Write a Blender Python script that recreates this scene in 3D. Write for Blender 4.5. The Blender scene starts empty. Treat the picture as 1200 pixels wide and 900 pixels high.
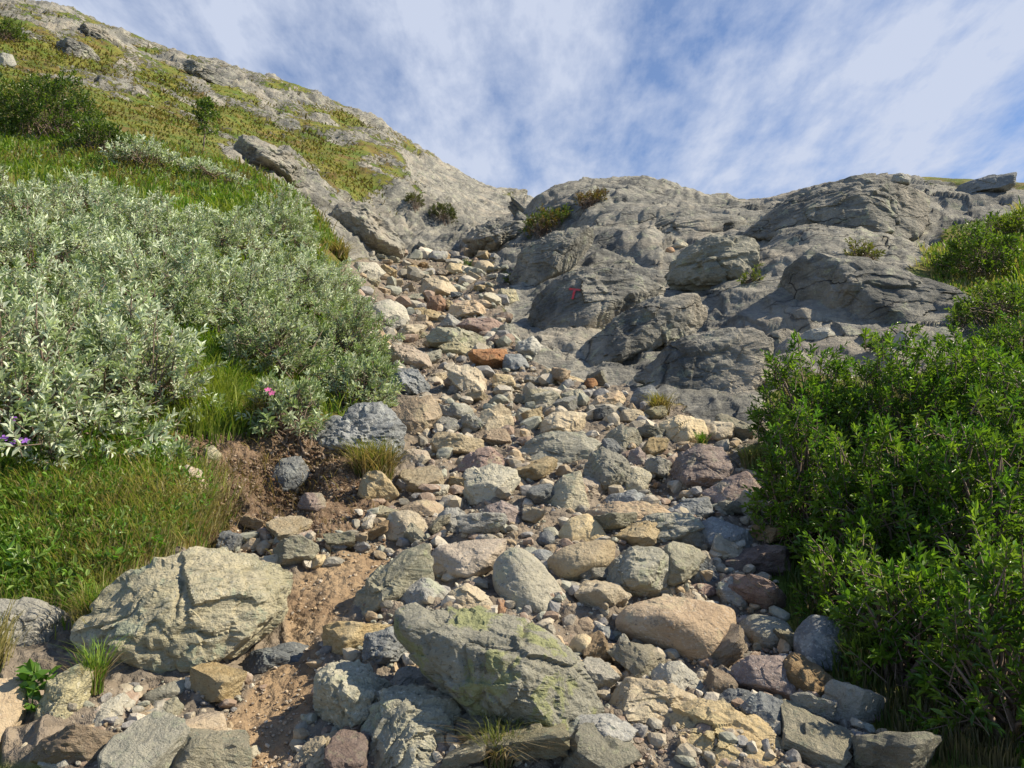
import bpy, bmesh, math, random
import numpy as np
from mathutils import Vector, Matrix, Euler

SC = bpy.context.scene
COL = SC.collection
R = math.radians
# ------------------------------------------------------------------ camera
PITCH = R(8.0)
F = 906.0                                   # focal length in pixels of a 1200 px wide frame
cam_d = bpy.data.cameras.new('camera')
cam_d.sensor_width = 36.0
cam_d.lens = 36.0 * F / 1200.0
cam_d.clip_start = 0.05
cam_d.clip_end = 2000.0
cam = bpy.data.objects.new('camera', cam_d)
cam.rotation_euler = (R(90) + PITCH, 0, 0)
COL.objects.link(cam)
SC.camera = cam
# ------------------------------------------------------------------ light
SUN_AZ = R(95.0)                            # clockwise from the view direction (+Y)
SUN_EL = R(42.0)
SC.view_settings.view_transform = 'Standard'
SC.view_settings.look = 'None'
SC.view_settings.exposure = 0.72
SC.view_settings.gamma = 1.0
sun_d = bpy.data.lights.new('sun', 'SUN')
sun_d.energy = 5.0
sun_d.angle = R(0.53)
sun_d.color = (1.0, 0.89, 0.69)
sun = bpy.data.objects.new('sun', sun_d)
to_sun = Vector((math.sin(SUN_AZ) * math.cos(SUN_EL), math.cos(SUN_AZ) * math.cos(SUN_EL), math.sin(SUN_EL)))
sun.rotation_euler = (-to_sun).to_track_quat('-Z', 'Y').to_euler()
sun.location = (20, 10, 30)
COL.objects.link(sun)


class NT:
    """small helper to write node trees"""
    def __init__(self, tree):
        self.t = tree
        self.n = tree.nodes
        self.l = tree.links

    def new(self, kind, **kw):
        n = self.n.new(kind)
        ins = kw.pop('ins', {})
        for k, v in kw.items():
            setattr(n, k, v)
        for k, v in ins.items():
            self.put(n.inputs[k], v)
        return n

    def put(self, sock, v):
        if isinstance(v, bpy.types.NodeSocket):
            self.l.new(v, sock)
        else:
            if sock.type == 'RGBA' and len(v) == 3:
                v = (*v, 1.0)
            sock.default_value = v

    def math(self, op, a, b=0.0, c=None, clamp=False):
        n = self.new('ShaderNodeMath', operation=op, use_clamp=clamp)
        self.put(n.inputs[0], a)
        self.put(n.inputs[1], b)
        if c is not None:
            self.put(n.inputs[2], c)
        return n.outputs[0]

    def vmath(self, op, a, b=None):
        n = self.new('ShaderNodeVectorMath', operation=op)
        self.put(n.inputs[0], a)
        if b is not None:
            self.put(n.inputs[3 if op == 'SCALE' else 1], b)
        return n.outputs[0]

    def mix(self, f, a, b, mode='MIX'):
        n = self.new('ShaderNodeMix', data_type='RGBA', blend_type=mode)
        self.put(n.inputs[0], f)
        self.put(n.inputs[6], a)
        self.put(n.inputs[7], b)
        return n.outputs[2]

    def noise(self, vec, scale, detail=4.0, rough=0.55, dist=0.0):
        n = self.new('ShaderNodeTexNoise')
        self.put(n.inputs['Vector'], vec)
        n.inputs['Scale'].default_value = scale
        n.inputs['Detail'].default_value = detail
        n.inputs['Roughness'].default_value = rough
        n.inputs['Distortion'].default_value = dist
        return n.outputs[0]

    def ramp(self, f, a, b, lo=0.0, hi=1.0):
        n = self.new('ShaderNodeMapRange', clamp=True)
        for i, v in enumerate((f, a, b, lo, hi)):
            self.put(n.inputs[i], v)
        return n.outputs[0]


world = bpy.data.worlds.new('World')
SC.world = world
world.use_nodes = True
w = NT(world.node_tree)
w.n.clear()
sky = w.new('ShaderNodeTexSky', sky_type='NISHITA', sun_disc=False, sun_elevation=SUN_EL, sun_rotation=SUN_AZ,
            altitude=900.0, air_density=1.0, dust_density=0.25, ozone_density=2.0)
tc = w.new('ShaderNodeTexCoord')
sep = w.new('ShaderNodeSeparateXYZ', ins={0: tc.outputs['Generated']})
zz = w.math('MAXIMUM', sep.outputs[2], 0.02)
zz = w.math('ADD', zz, 0.10)
cx = w.math('DIVIDE', sep.outputs[0], zz)
cy = w.math('DIVIDE', sep.outputs[1], zz)
cv = w.new('ShaderNodeCombineXYZ', ins={0: cx, 1: cy, 2: 0.0}).outputs[0]
mp = w.new('ShaderNodeMapping', ins={'Vector': cv, 'Rotation': (0, 0, R(14)), 'Scale': (1.0, 0.42, 1.0), 'Location': (0.4, 1.7, 0)}).outputs[0]
c1 = w.noise(mp, 1.3, 5.0, 0.55, 0.1)
c2 = w.noise(mp, 6.5, 6.0, 0.62, 0.1)
c4 = w.noise(cv, 9.0, 4.0, 0.6, 0.2)
c3 = w.noise(cv, 0.35, 3.0, 0.5, 0.0)
cc = w.math('ADD', w.math('MULTIPLY', c1, 0.46), w.math('MULTIPLY', c2, 0.42))
cc = w.math('ADD', cc, w.math('MULTIPLY', c3, 0.20))
cc = w.math('ADD', cc, w.math('MULTIPLY', c4, 0.10))
# thinner cloud towards the right of the view (+X), as the weather had it
cc = w.math('SUBTRACT', cc, w.math('MULTIPLY', w.ramp(sep.outputs[0], -0.35, 0.55), 0.06))
mask = w.ramp(cc, 0.46, 0.61, 0.18, 0.95)
# clearer overhead and behind the viewer
mask = w.math('MULTIPLY', mask, w.ramp(sep.outputs[2], 0.60, 0.85, 1.0, 0.25))
mask = w.math('MULTIPLY', mask, w.ramp(sep.outputs[1], -0.5, 0.2, 0.35, 1.0))
CLOUD = (7.6, 8.4, 10.3)
skyc = w.mix(1.0, sky.outputs[0], (1.05, 1.48, 1.9), 'MULTIPLY')
colr = w.mix(mask, skyc, CLOUD)
bg = w.new('ShaderNodeBackground', ins={'Color': colr, 'Strength': 0.05})
w.l.new(bg.outputs[0], w.new('ShaderNodeOutputWorld').inputs[0])

# ------------------------------------------------------------------ numpy noise
rng = np.random.default_rng(7)
random.seed(7)


def _hash(ix, iy, iz, seed):
    with np.errstate(over='ignore'):
        h = (ix.astype(np.uint32) * np.uint32(374761393) + iy.astype(np.uint32) * np.uint32(668265263)
             + iz.astype(np.uint32) * np.uint32(2147483647 - 51749) + np.uint32((seed * 1274126177) & 0xffffffff))
        h = (h ^ (h >> np.uint32(13))) * np.uint32(1274126177)
        h = (h ^ (h >> np.uint32(15))) * np.uint32(2246822519)
        h = h ^ (h >> np.uint32(16))
    return h.astype(np.float32) * np.float32(2.0 / 4294967295.0) - np.float32(1.0)


def vnoise(p, seed=0):
    """smooth value noise in [-1, 1] at an (n, 3) array of points"""
    p = np.asarray(p, np.float32)
    i = np.floor(p).astype(np.int64)
    f = p - i
    f = f * f * f * (f * (f * 6 - 15) + 10)
    x, y, z = i[:, 0], i[:, 1], i[:, 2]
    fx, fy, fz = f[:, 0], f[:, 1], f[:, 2]
    c = {}
    for a in (0, 1):
        for b in (0, 1):
            lo = _hash(x, y + a, z + b, seed)
            hi = _hash(x + 1, y + a, z + b, seed)
            c[a, b] = lo + (hi - lo) * fx
    e0 = c[0, 0] + (c[1, 0] - c[0, 0]) * fy
    e1 = c[0, 1] + (c[1, 1] - c[0, 1]) * fy
    return e0 + (e1 - e0) * fz


ROT = np.array(Euler((0.6, 0.4, 0.9)).to_matrix(), np.float32)


def fbm(p, octaves=4, gain=0.5, seed=0, ridged=False):
    p = np.asarray(p, np.float32)
    out = np.zeros(len(p), np.float32)
    a, tot = 1.0, 0.0
    for k in range(octaves):
        v = vnoise(p, seed + k)
        out += a * (1 - 2 * np.abs(v) if ridged else v)
        tot += a
        a *= gain
        p = (p @ ROT) * 2.03 + 17.1
    return out / tot


def blocks(p, seed=0, tilt=0.8):
    """broken stone: space is split into cells, each with a flat face of its own height and slope; in about [-1, 1]"""
    p = np.asarray(p, np.float32)
    i0 = np.floor(p - 0.5).astype(np.int64)
    best = np.full(len(p), 1e9, np.float32)
    out = np.zeros(len(p), np.float32)
    for a in (0, 1):
        for b in (0, 1):
            for c in (0, 1):
                x, y, z = i0[:, 0] + a, i0[:, 1] + b, i0[:, 2] + c
                h1, h2, h3 = _hash(x, y, z, seed), _hash(x, y, z, seed + 11), _hash(x, y, z, seed + 23)
                dx = p[:, 0] - (x + 0.5 + 0.42 * h1)
                dy = p[:, 1] - (y + 0.5 + 0.42 * h2)
                dz = p[:, 2] - (z + 0.5 + 0.42 * h3)
                d = dx * dx + dy * dy + dz * dz
                g1, g2, g3 = h2 * h3 * 1.7, h3 * h1 * 1.7, h1 * h2 * 1.7
                v = 0.55 * (h1 + h2 + h3) * 0.6 + tilt * (g1 * dx + g2 * dy + g3 * dz)
                m = d < best
                best = np.where(m, d, best)
                out = np.where(m, v, out)
    return out


def sstep(x, a, b):
    t = np.clip((x - a) / (b - a), 0, 1)
    return t * t * (3 - 2 * t)


# ------------------------------------------------------------------ mesh helpers
def mesh_np(name, verts, faces, mat=None, smooth=True, attrs=None):
    """faces: (n, 3|4) index array or a list of such arrays. attrs: {name: (nv, 3) colours}"""
    verts = np.ascontiguousarray(verts, np.float32)
    fl = faces if isinstance(faces, (list, tuple)) else [faces]
    fl = [np.ascontiguousarray(f, np.int32) for f in fl if len(f)]
    tot = np.concatenate([np.full(len(f), f.shape[1], np.int32) for f in fl])
    idx = np.concatenate([f.ravel() for f in fl])
    start = np.concatenate(([0], np.cumsum(tot)[:-1])).astype(np.int32)
    me = bpy.data.meshes.new(name)
    me.vertices.add(len(verts))
    me.vertices.foreach_set('co', verts.ravel())
    me.loops.add(len(idx))
    me.loops.foreach_set('vertex_index', idx)
    me.polygons.add(len(tot))
    me.polygons.foreach_set('loop_start', start)
    me.polygons.foreach_set('loop_total', tot)
    me.polygons.foreach_set('use_smooth', np.full(len(tot), smooth, bool))
    me.update(calc_edges=True)
    for k, v in (attrs or {}).items():
        at = me.color_attributes.new(k, 'FLOAT_COLOR', 'POINT')
        c = np.ones((len(verts), 4), np.float32)
        c[:, :3] = v
        at.data.foreach_set('color', c.ravel())
    if mat:
        me.materials.append(mat)
    return me


def obj(name, me, parent=None, loc=(0, 0, 0), label=None, cat=None, group=None, kind=None):
    o = bpy.data.objects.new(name, me)
    COL.objects.link(o)
    o.location = loc
    if parent:
        o.parent = parent
    for k, v in (('label', label), ('category', cat), ('group', group), ('kind', kind)):
        if v:
            o[k] = v
    return o


def ray(px, py):
    """world direction(s) through a pixel of the 1200 x 900 frame, scaled to y = 1"""
    a = (np.asarray(px, float) - 600) / F
    b = (450 - np.asarray(py, float)) / F
    y = math.cos(PITCH) - b * math.sin(PITCH)
    z = math.sin(PITCH) + b * math.cos(PITCH)
    return a / y, z / y                     # x / D, z / D


def project(x, y, z):
    c, s = math.cos(PITCH), math.sin(PITCH)
    d = y * c + z * s
    u = -y * s + z * c
    d = np.maximum(d, 1e-3)
    return 600 + F * x / d, 450 - F * u / d


def inside(px, py, poly):
    poly = np.asarray(poly, float)
    r = np.zeros(np.shape(px), bool)
    j = len(poly) - 1
    for i in range(len(poly)):
        xi, yi = poly[i]
        xj, yj = poly[j]
        if yi != yj:
            r ^= ((yi > py) != (yj > py)) & (px < (xj - xi) * (py - yi) / (yj - yi) + xi)
        j = i
    return r


# ------------------------------------------------------------------ materials
def new_mat(name):
    m = bpy.data.materials.new(name)
    m.use_nodes = True
    t = NT(m.node_tree)
    t.n.clear()
    out = t.new('ShaderNodeOutputMaterial')
    return m, t, out


def rock_nodes(t, vec, ca, cb, cdark, clich, lich=0.3, stripe=0.35, tilt=(0.5, 0.3, 0.0), rnd=None, fine=1.0, grain=0.5, lth=0.56):
    """colour and bump height of stone"""
    big = t.noise(vec, 2.6 * fine, 5.0, 0.6, 0.3)
    col = t.mix(t.ramp(big, 0.38, 0.62), ca, cb)
    mp_ = t.new('ShaderNodeMapping', ins={'Vector': vec, 'Rotation': tilt, 'Scale': (1.6, 1.6, 5.5)}).outputs[0]
    fol = t.noise(mp_, 3.4 * fine, 6.0, 0.65, 1.6)
    col = t.mix(t.ramp(fol, 0.50, 0.68, 0, stripe), col, cdark)
    col = t.mix(t.ramp(fol, 0.36, 0.30, 0, stripe * 0.7), col, (0.62, 0.60, 0.55))
    sp = t.noise(vec, 75.0 * fine, 2.0, 0.7)
    col = t.mix(t.ramp(sp, 0.60, 0.70, 0, grain), col, (0.05, 0.05, 0.05))
    col = t.mix(t.ramp(sp, 0.40, 0.32, 0, grain * 0.7), col, (0.66, 0.65, 0.60))
    li = t.noise(vec, 7.0 * fine, 8.0, 0.72, 0.4)
    col = t.mix(t.ramp(li, lth, lth + 0.045, 0, lich), col, clich)
    li2 = t.noise(vec, 19.0 * fine, 6.0, 0.7, 0.2)
    col = t.mix(t.ramp(li2, 0.60, 0.66, 0, 0.55), col, (0.055, 0.055, 0.05))
    if rnd is not None:
        hs = t.new('ShaderNodeHueSaturation', ins={'Color': col, 'Saturation': t.ramp(t.math('FRACT', t.math('MULTIPLY', rnd, 7.3)), 0, 1, 1.0, 1.5),
                                                   'Value': t.ramp(rnd, 0, 1, 0.70, 1.16)})
        col = hs.outputs[0]
    h1 = t.noise(vec, 9.0 * fine, 9.0, 0.68, 0.2)
    h = t.math('ADD', t.math('MULTIPLY', h1, 1.0), t.math('MULTIPLY', fol, 1.1 * stripe))
    h = t.math('ADD', h, t.math('MULTIPLY', sp, 0.10))
    return col, h


def bump(t, h, dist, strength=1.0):
    return t.new('ShaderNodeBump', ins={'Height': h, 'Distance': dist, 'Strength': strength}).outputs[0]


_tilts = iter([(0.2, 0.2, 0.2), (0.5, 0.3, 0), (-0.6, 0.2, 1), (1.2, 0.3, 0.5), (0.2, -0.5, 2), (0.9, 0.9, 0), (-0.3, 0.4, 0), (0.4, 0.2, 1.5), (0.1, 1.0, 0), (0.5, 0.1, 0.3), (-0.4, -0.3, 0.6)])


def rock_mat(name, ca, cb, cdark=(0.10, 0.10, 0.10), clich=(0.42, 0.46, 0.30), lich=0.35, stripe=0.35, tilt=(0.5, 0.3, 0.0), grain=0.5, dist=0.035, lth=0.56):
    tilt = next(_tilts)
    m, t, out = new_mat(name)
    tc_ = t.new('ShaderNodeTexCoord')
    oi = t.new('ShaderNodeObjectInfo')
    off = t.math('MULTIPLY', oi.outputs['Random'], 60.0)
    vec = t.vmath('ADD', tc_.outputs['Object'], t.new('ShaderNodeCombineXYZ', ins={0: off, 1: off, 2: off}).outputs[0])
    col, h = rock_nodes(t, vec, ca, cb, cdark, clich, lich, stripe, tilt, oi.outputs['Random'], 1.0, grain, lth)
    b = t.new('ShaderNodeBsdfPrincipled', ins={'Base Color': col, 'Roughness': 0.82, 'Specular IOR Level': 0.25, 'Normal': bump(t, h, dist)})
    t.l.new(b.outputs[0], out.inputs[0])
    return m


RM = {
    'brown': rock_mat('brown_gneiss', (0.34, 0.26, 0.185), (0.45, 0.36, 0.26), (0.20, 0.15, 0.11), lich=0.15, stripe=0.3, grain=0.4),
    'grey': rock_mat('grey_gneiss', (0.30, 0.295, 0.27), (0.40, 0.385, 0.345), (0.13, 0.13, 0.125)),
    'pale': rock_mat('pale_grey_gneiss', (0.39, 0.37, 0.31), (0.49, 0.455, 0.38), (0.22, 0.21, 0.19), lich=0.2, stripe=0.25),
    'tan': rock_mat('tan_gneiss', (0.47, 0.39, 0.275), (0.56, 0.485, 0.36), (0.30, 0.22, 0.15), lich=0.12, stripe=0.3, grain=0.3),
    'pink': rock_mat('pink_gneiss', (0.40, 0.33, 0.255), (0.48, 0.41, 0.325), (0.25, 0.18, 0.15), lich=0.12, stripe=0.3, grain=0.3),
    'rust': rock_mat('rusty_gneiss', (0.33, 0.21, 0.15), (0.42, 0.30, 0.21), (0.16, 0.10, 0.07), lich=0.1, stripe=0.4, grain=0.3),
    'green': rock_mat('green_grey_schist', (0.28, 0.268, 0.22), (0.39, 0.37, 0.30), (0.12, 0.14, 0.12), lich=0.3, stripe=0.5),
    'blue': rock_mat('blue_grey_schist', (0.16, 0.168, 0.17), (0.27, 0.275, 0.27), (0.07, 0.08, 0.09), clich=(0.5, 0.52, 0.48), lich=0.3, stripe=0.55),
    'purple': rock_mat('purple_brown_schist', (0.22, 0.17, 0.15), (0.33, 0.27, 0.24), (0.10, 0.08, 0.075), lich=0.2, stripe=0.5),
    'olive': rock_mat('olive_cream_schist', (0.43, 0.40, 0.30), (0.53, 0.485, 0.375), (0.20, 0.22, 0.18), clich=(0.33, 0.38, 0.30), lich=0.55, stripe=0.45, dist=0.06),
    'lichen': rock_mat('lichen_covered_gneiss', (0.38, 0.365, 0.30), (0.50, 0.48, 0.39), (0.14, 0.145, 0.13), clich=(0.42, 0.45, 0.19), lich=0.6, stripe=0.35, dist=0.06, lth=0.51),
}
# ------------------------------------------------------------------ terrain: height from surveyed points
# (pixel x, pixel y, metres ahead): points of the ground as the photograph shows them
CP = [
 (600,900,2.2),(300,900,2.25),(120,900,2.2),(-50,900,2.2),(900,900,2.2),(1100,900,2.2),(1300,900,2.2),
 (600,800,2.62),(330,800,2.68),(300,720,3.1),(450,720,2.98),(600,720,3.0),(750,740,2.95),(880,760,2.9),
 (380,650,3.45),(600,650,3.5),(780,650,3.5),(600,600,4.0),(450,600,4.0),(760,580,4.3),
 (600,540,4.9),(480,540,4.85),(800,540,4.8),(560,490,5.8),(680,490,5.8),(780,490,5.9),
 (520,440,7.3),(620,440,7.4),(700,440,7.6),(480,400,9.2),(560,400,9.2),(470,365,11.8),(560,365,11.8),
 (450,340,14.5),(560,340,14.5),(470,315,18.5),(575,315,18.5),(520,297,23),(568,290,24),(592,262,32),(603,240,42),(606,231,46),(606,250,75),
 # bare rock on the right
 (610,395,9.5),(615,345,13.0),(615,300,18),(640,272,20),(670,342,11.5),(700,400,8.9),(740,425,8.0),(800,445,7.2),(860,475,6.3),(885,525,5.1),
 (760,370,10),(850,375,9.0),(850,325,10.8),(930,400,7.2),(1000,405,6.8),(1100,395,6.5),(1000,345,8.6),(1090,365,7.4),(1160,382,6.8),
 (720,300,14),(800,285,14.3),(700,250,18),(655,240,21),(880,262,14.5),(960,285,10.6),
 (640,222,24),(665,212,24),(720,208,24),(770,213,24),(820,230,23),(870,238,22),(935,224,18),(990,213,16),(1050,213,15.5),(1120,220,14.5),(1200,226,13.5),(1330,230,13),
 (640,240,36),(720,228,38),(870,250,34),(1000,235,26),(1200,245,23),(1330,250,22),
 (1060,300,10.4),(1140,345,9.0),(1180,260,11.5),(1100,270,12),(1200,370,7.4),(1350,330,8.5),(1500,420,6),
 (900,600,4.05),(1000,600,3.95),(1100,600,3.9),(1200,600,3.8),(1100,760,2.85),(1000,500,5.2),(1150,480,5.4),(1350,520,4.4),(1350,700,3.1),(1000,700,3.15),
 # left bank
 (60,800,2.62),(60,720,2.95),(150,800,2.62),(60,650,3.15),(150,650,3.2),(60,570,3.55),(150,560,3.7),(250,545,4.1),(240,610,3.6),(330,565,4.15),(330,610,3.72),(400,560,4.3),
 (100,500,4.1),(0,500,4.0),(250,480,4.8),(350,490,5.0),(420,465,6.0),(100,420,5.1),(100,340,6.7),(100,270,8.4),(250,420,5.9),(250,340,7.6),(350,400,7.2),(385,335,10.5),
 (0,340,6.2),(0,240,8.3),(-200,240,7),(-200,400,4.6),(-300,700,2.9),(-300,900,2.0),
 (150,200,11),(300,235,11.5),(380,275,13.5),(405,305,14),(0,160,12.5),(100,140,15),(200,170,14.5),
 (310,190,19),(370,218,20),(430,262,21.5),(490,285,23.5),(425,303,18),
 (0,60,25),(120,85,28),(250,135,28),(350,172,28),(450,205,30),(520,222,33),(560,250,34),
 (0,3,34),(60,18,37),(130,43,40),(220,75,42),(300,93,44),(430,142,48),(520,190,52),(590,229,57),
 (0,40,65),(130,80,75),(300,130,80),(430,178,85),(560,240,90),(-250,-90,34),(-500,-180,30),(-500,200,6),
]
cu, ct = ray([c[0] for c in CP], [c[1] for c in CP])
cv_ = np.log([c[2] for c in CP])
extra = [(u_, math.log(d_), t_) for (u_, d_, t_) in
         [(x_, 0.9, -1.38) for x_ in (-1.5, -.8, -.3, .3, .8, 1.5)] + [(x_, 1.4, -0.78) for x_ in (-1.4, -.7, 0, .7, 1.4)]
         + [(x_, 200, 0.10) for x_ in (-1.5, -.8, -.3, .3, .8, 1.5)]
         + [(1.5, 3, -0.05), (1.6, 8, 0.18), (1.6, 20, 0.16), (-1.6, 3, 0.05), (-1.6, 8, 0.4), (-1.6, 25, 0.6)]]
cu = np.concatenate((cu, [e[0] for e in extra]))
cv_ = np.concatenate((cv_, [e[1] for e in extra]))
ct = np.concatenate((ct, [e[2] for e in extra]))
KV = 0.45


def tps_k(r2):
    return 0.5 * r2 * np.log(r2 + 1e-9)


def tps_fit(u, v, t, lam=2e-4):
    n = len(u)
    A = np.zeros((n + 3, n + 3))
    r2 = (u[:, None] - u[None]) ** 2 + (KV * (v[:, None] - v[None])) ** 2
    A[:n, :n] = tps_k(r2) + lam * np.eye(n)
    P_ = np.stack([np.ones(n), u, KV * v], 1)
    A[:n, n:] = P_
    A[n:, :n] = P_.T
    return np.linalg.solve(A, np.concatenate((t, [0, 0, 0])))


COEF = tps_fit(cu, cv_, ct)


def tps_eval(u, v):
    out = np.empty(len(u), np.float32)
    n = len(cu)
    for s in range(0, len(u), 40000):
        a, b = u[s:s + 40000], v[s:s + 40000]
        r2 = (a[:, None] - cu[None]) ** 2 + (KV * (b[:, None] - cv_[None])) ** 2
        out[s:s + 40000] = tps_k(r2) @ COEF[:n] + COEF[n] + COEF[n + 1] * a + COEF[n + 2] * KV * b
    return out


NU_IN, NV = 860, 820
us = np.concatenate((np.linspace(-1.6, -0.76, 50), np.linspace(-0.75, 0.75, NU_IN), np.linspace(0.76, 1.6, 50)))
vs = np.concatenate((np.linspace(math.log(0.8), math.log(2.0), 50)[:-1], np.linspace(math.log(2.0), math.log(62), NV), np.linspace(math.log(62), math.log(260), 60)[1:]))
NU, NVT = len(us), len(vs)
UU, VV = np.meshgrid(us, vs)               # rows = distance
u_, v_ = UU.ravel(), VV.ravel()
tt = tps_eval(u_, v_)
DD = np.exp(v_)
X, Y, Z = u_ * DD, DD, tt * DD
PX, PY = project(X, Y, Z)

# what the ground is made of, by area
def area(poly, dmin=0, dmax=1e3, soft=1.0, seed=3, jit=7.0, freq=0.045):
    """the part of the terrain that the outlined area shows; ragged border"""
    q = np.stack([PX * freq, PY * freq, np.zeros_like(PX)], 1)
    jx = fbm(q, 3, 0.6, seed) * jit * 1.5
    jy = fbm(q, 3, 0.6, seed + 9) * jit
    m = inside(PX + jx, PY + jy, poly) & (DD > dmin) & (DD < dmax)
    return m.astype(np.float32)


BED = [(548,292),(600,240),(606,222),(640,212),(680,204),(760,206),(830,230),(870,236),(930,222),(1000,206),(1060,206),(1130,214),(1260,220),(1260,255),(1195,250),
       (1110,262),(1085,300),(1060,322),(1120,352),(1175,378),(1175,415),(1100,430),(1060,440),(1000,440),(960,440),(930,440),(900,470),(885,505),(850,500),(820,495),
       (790,480),(760,470),(740,455),(700,452),(660,440),(620,425),(598,395),(590,360),(600,335),(590,318),(560,305)]
bed = area(BED, 4.5, 60, jit=4)
wallrock = area([(255,165),(330,180),(372,205),(395,235),(420,225),(470,225),(520,245),(560,258),(596,250),(575,290),(540,300),(480,302),(440,305),(400,300),(385,265),(350,222),(300,205),(262,185)], 9, 45, jit=6, freq=0.08)
farslab = area([(470,185),(520,185),(560,205),(612,235),(595,262),(560,268),(525,240),(490,215)], 20, 60, jit=5)
q3 = np.stack([X, Y, Z * 2.2], 1)
hn = fbm(q3 * 0.55, 5, 0.66, 21)
ridge_near = sstep(DD, 16, 24)
isleft = (u_ < 0.02).astype(np.float32)
hill_rock = sstep(hn + 0.06 * sstep(PY * -1.0, -140, 0), 0.05, 0.13) * ridge_near * isleft
skyband = area([(-20,-40),(60,5),(130,36),(300,86),(430,136),(520,186),(600,226),(600,240),(520,207),(430,162),(300,114),(130,64),(-20,26)], 24, 60, jit=5) * (hn > -0.12)
hill_rock = np.maximum(hill_rock * 0.8, skyband * 0.95)
rock_m = np.clip(np.maximum.reduce([bed, wallrock, farslab, hill_rock]), 0, 1)
gully = area([(395,312),(440,305),(520,290),(600,300),(600,340),(590,380),(620,430),(700,455),(790,490),(880,520),(920,600),(900,700),(960,800),(1120,960),(60,960),(100,830),
              (150,760),(110,735),(160,660),(255,645),(265,600),(230,540),(300,510),(365,500),(460,490),(455,430),(430,380),(390,330)], 0, 32, jit=8)
gully = np.maximum(gully, area([(530,298),(600,236),(612,236),(600,270),(575,305)], 20, 60, jit=3))
near_dirt = (v_ < math.log(2.15)).astype(np.float32)
gully = np.maximum(gully, near_dirt * (u_ > -0.5))
gully = np.maximum(gully, area([(590,360),(640,400),(720,430),(800,455),(880,470),(930,500),(960,620),(900,640),(880,540),(700,480),(600,420)], 0, 32, jit=4))
gully = gully * (1 - bed)
dirt = area([(215,500),(330,500),(400,520),(450,560),(455,600),(430,640),(400,655),(330,670),(260,655),(215,620),(200,560)], 3, 6, jit=10, freq=0.08)
path = area([(330,690),(380,660),(440,645),(470,640),(450,680),(400,730),(365,760),(380,800),(350,870),(310,930),(240,930),(262,840),(300,800),(335,760),(330,720)], 0, 4, jit=7, freq=0.06)
_bb = area([(150,905),(0,905),(0,700),(90,720),(110,780),(160,770),(330,800),(280,905)], 0, 3.2, jit=5)


gully = np.maximum(gully, _bb)


def blur(m, k):
    g = m.reshape(NVT, NU)
    for ax in (0, 1):
        acc = np.zeros_like(g)
        for s in range(-k, k + 1):
            acc += np.roll(g, s, ax)
        g = acc / (2 * k + 1)
    return g.ravel()


# shape: rock gets layered ledges and cracks, soil gets lumps
P3 = np.stack([X, Y, Z], 1).astype(np.float32)
G = P3.reshape(NVT, NU, 3)
du = np.gradient(G, axis=1)
dv = np.gradient(G, axis=0)
N3 = np.cross(du, dv)
N3 /= np.linalg.norm(N3, axis=2, keepdims=True) + 1e-9
N3 = N3.reshape(-1, 3)
N3[N3[:, 2] < 0] *= -1


def layers(p, axis, spacing, warp, seed, sharp=0.22):
    a = np.asarray(axis, float)
    a /= np.linalg.norm(a)
    s = (p @ a) / spacing + warp * fbm(p * (0.5 / spacing), 3, 0.5, seed)
    f = s - np.floor(s)
    saw = np.where(f < 1 - sharp, f / (1 - sharp), (1 - f) / sharp)       # slow rise, quick drop: ledges
    amp = 0.5 + 0.5 * _hash(np.floor(s).astype(np.int64), np.zeros(len(s), np.int64), np.zeros(len(s), np.int64), seed)
    return saw * (0.35 + 0.65 * amp)


def cracks(p, scale, seed, width=0.06):
    """narrow grooves where a noise crosses zero"""
    v = fbm(p * scale, 3, 0.5, seed)
    return -np.exp(-(v / width) ** 2)


rb = blur(blur(rock_m, 4), 3)
small = sstep(DD, 4.0, 9.0)
wp = P3 + 0.25 * np.stack([fbm(P3 * 0.9, 3, 0.5, 131 + k_) for k_ in range(3)], 1)
wq = (wp @ np.array(Euler((0.35, 0.3, 0.5)).to_matrix(), np.float32))
dr = (0.28 * fbm(P3 * 0.36, 3, 0.42, 31) + 0.020 * fbm(P3 * 1.9, 4, 0.533) - 0.20
      + 0.42 * np.minimum(np.abs(fbm(wq @ np.array(Euler((0.2, 0.1, -0.7)).to_matrix(), np.float32) * [0.30, 0.85, 0.9], 3, 0.45, 311)), 0.42)
      + 0.06 * np.minimum(np.abs(fbm(wq * [1.1, 1.7, 2.6], 3, 0.5, 313)), 0.4)
      + 0.07 * blocks(wq * [0.30, 0.45, 1.3], 301, 0.8) + 0.05 * blocks(wq * [1.0, 1.5, 3.6], 302, 0.7) * np.clip(0.5 + 1.6 * fbm(P3 * .45, 2, .5, 88), 0.1, 1.7)
      + 0.013 * blocks(wq * [4.0, 5.0, 10.0], 303, 0.8)
      + 0.065 * layers(P3, (-0.55, -0.35, 0.9), 0.62, 0.35, 35, 0.12) + 0.045 * layers(P3, (-0.5, -0.3, 0.9), 0.19, 0.35, 37, 0.18)
      + 0.012 * layers(P3, (0.38, -0.35, 1.0), 0.08, 0.5, 38) + 0.006 * fbm(P3 * 9, 3, 0.6, 45))
far = sstep(DD, 14, 26) * isleft * (1 - 0.8 * blur(farslab, 6))
dr = dr * (1 + 0.5 * far) + far * (0.8 * fbm(P3 * 0.2, 3, 0.5, 51) + 0.42 * blocks(wq * [0.35, 0.5, 0.9], 305, 0.8) + 0.14 * fbm(P3 * 0.9, 4, 0.65, 55, True))
ds = 0.05 * fbm(P3 * 1.3, 4, 0.55, 61) + 0.018 * fbm(P3 * 7.0, 3, 0.6, 63) + far * 0.5 * fbm(P3 * 0.2, 3, 0.5, 51) + far * 0.12 * fbm(P3 * 1.1, 3, 0.5, 53)
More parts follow.
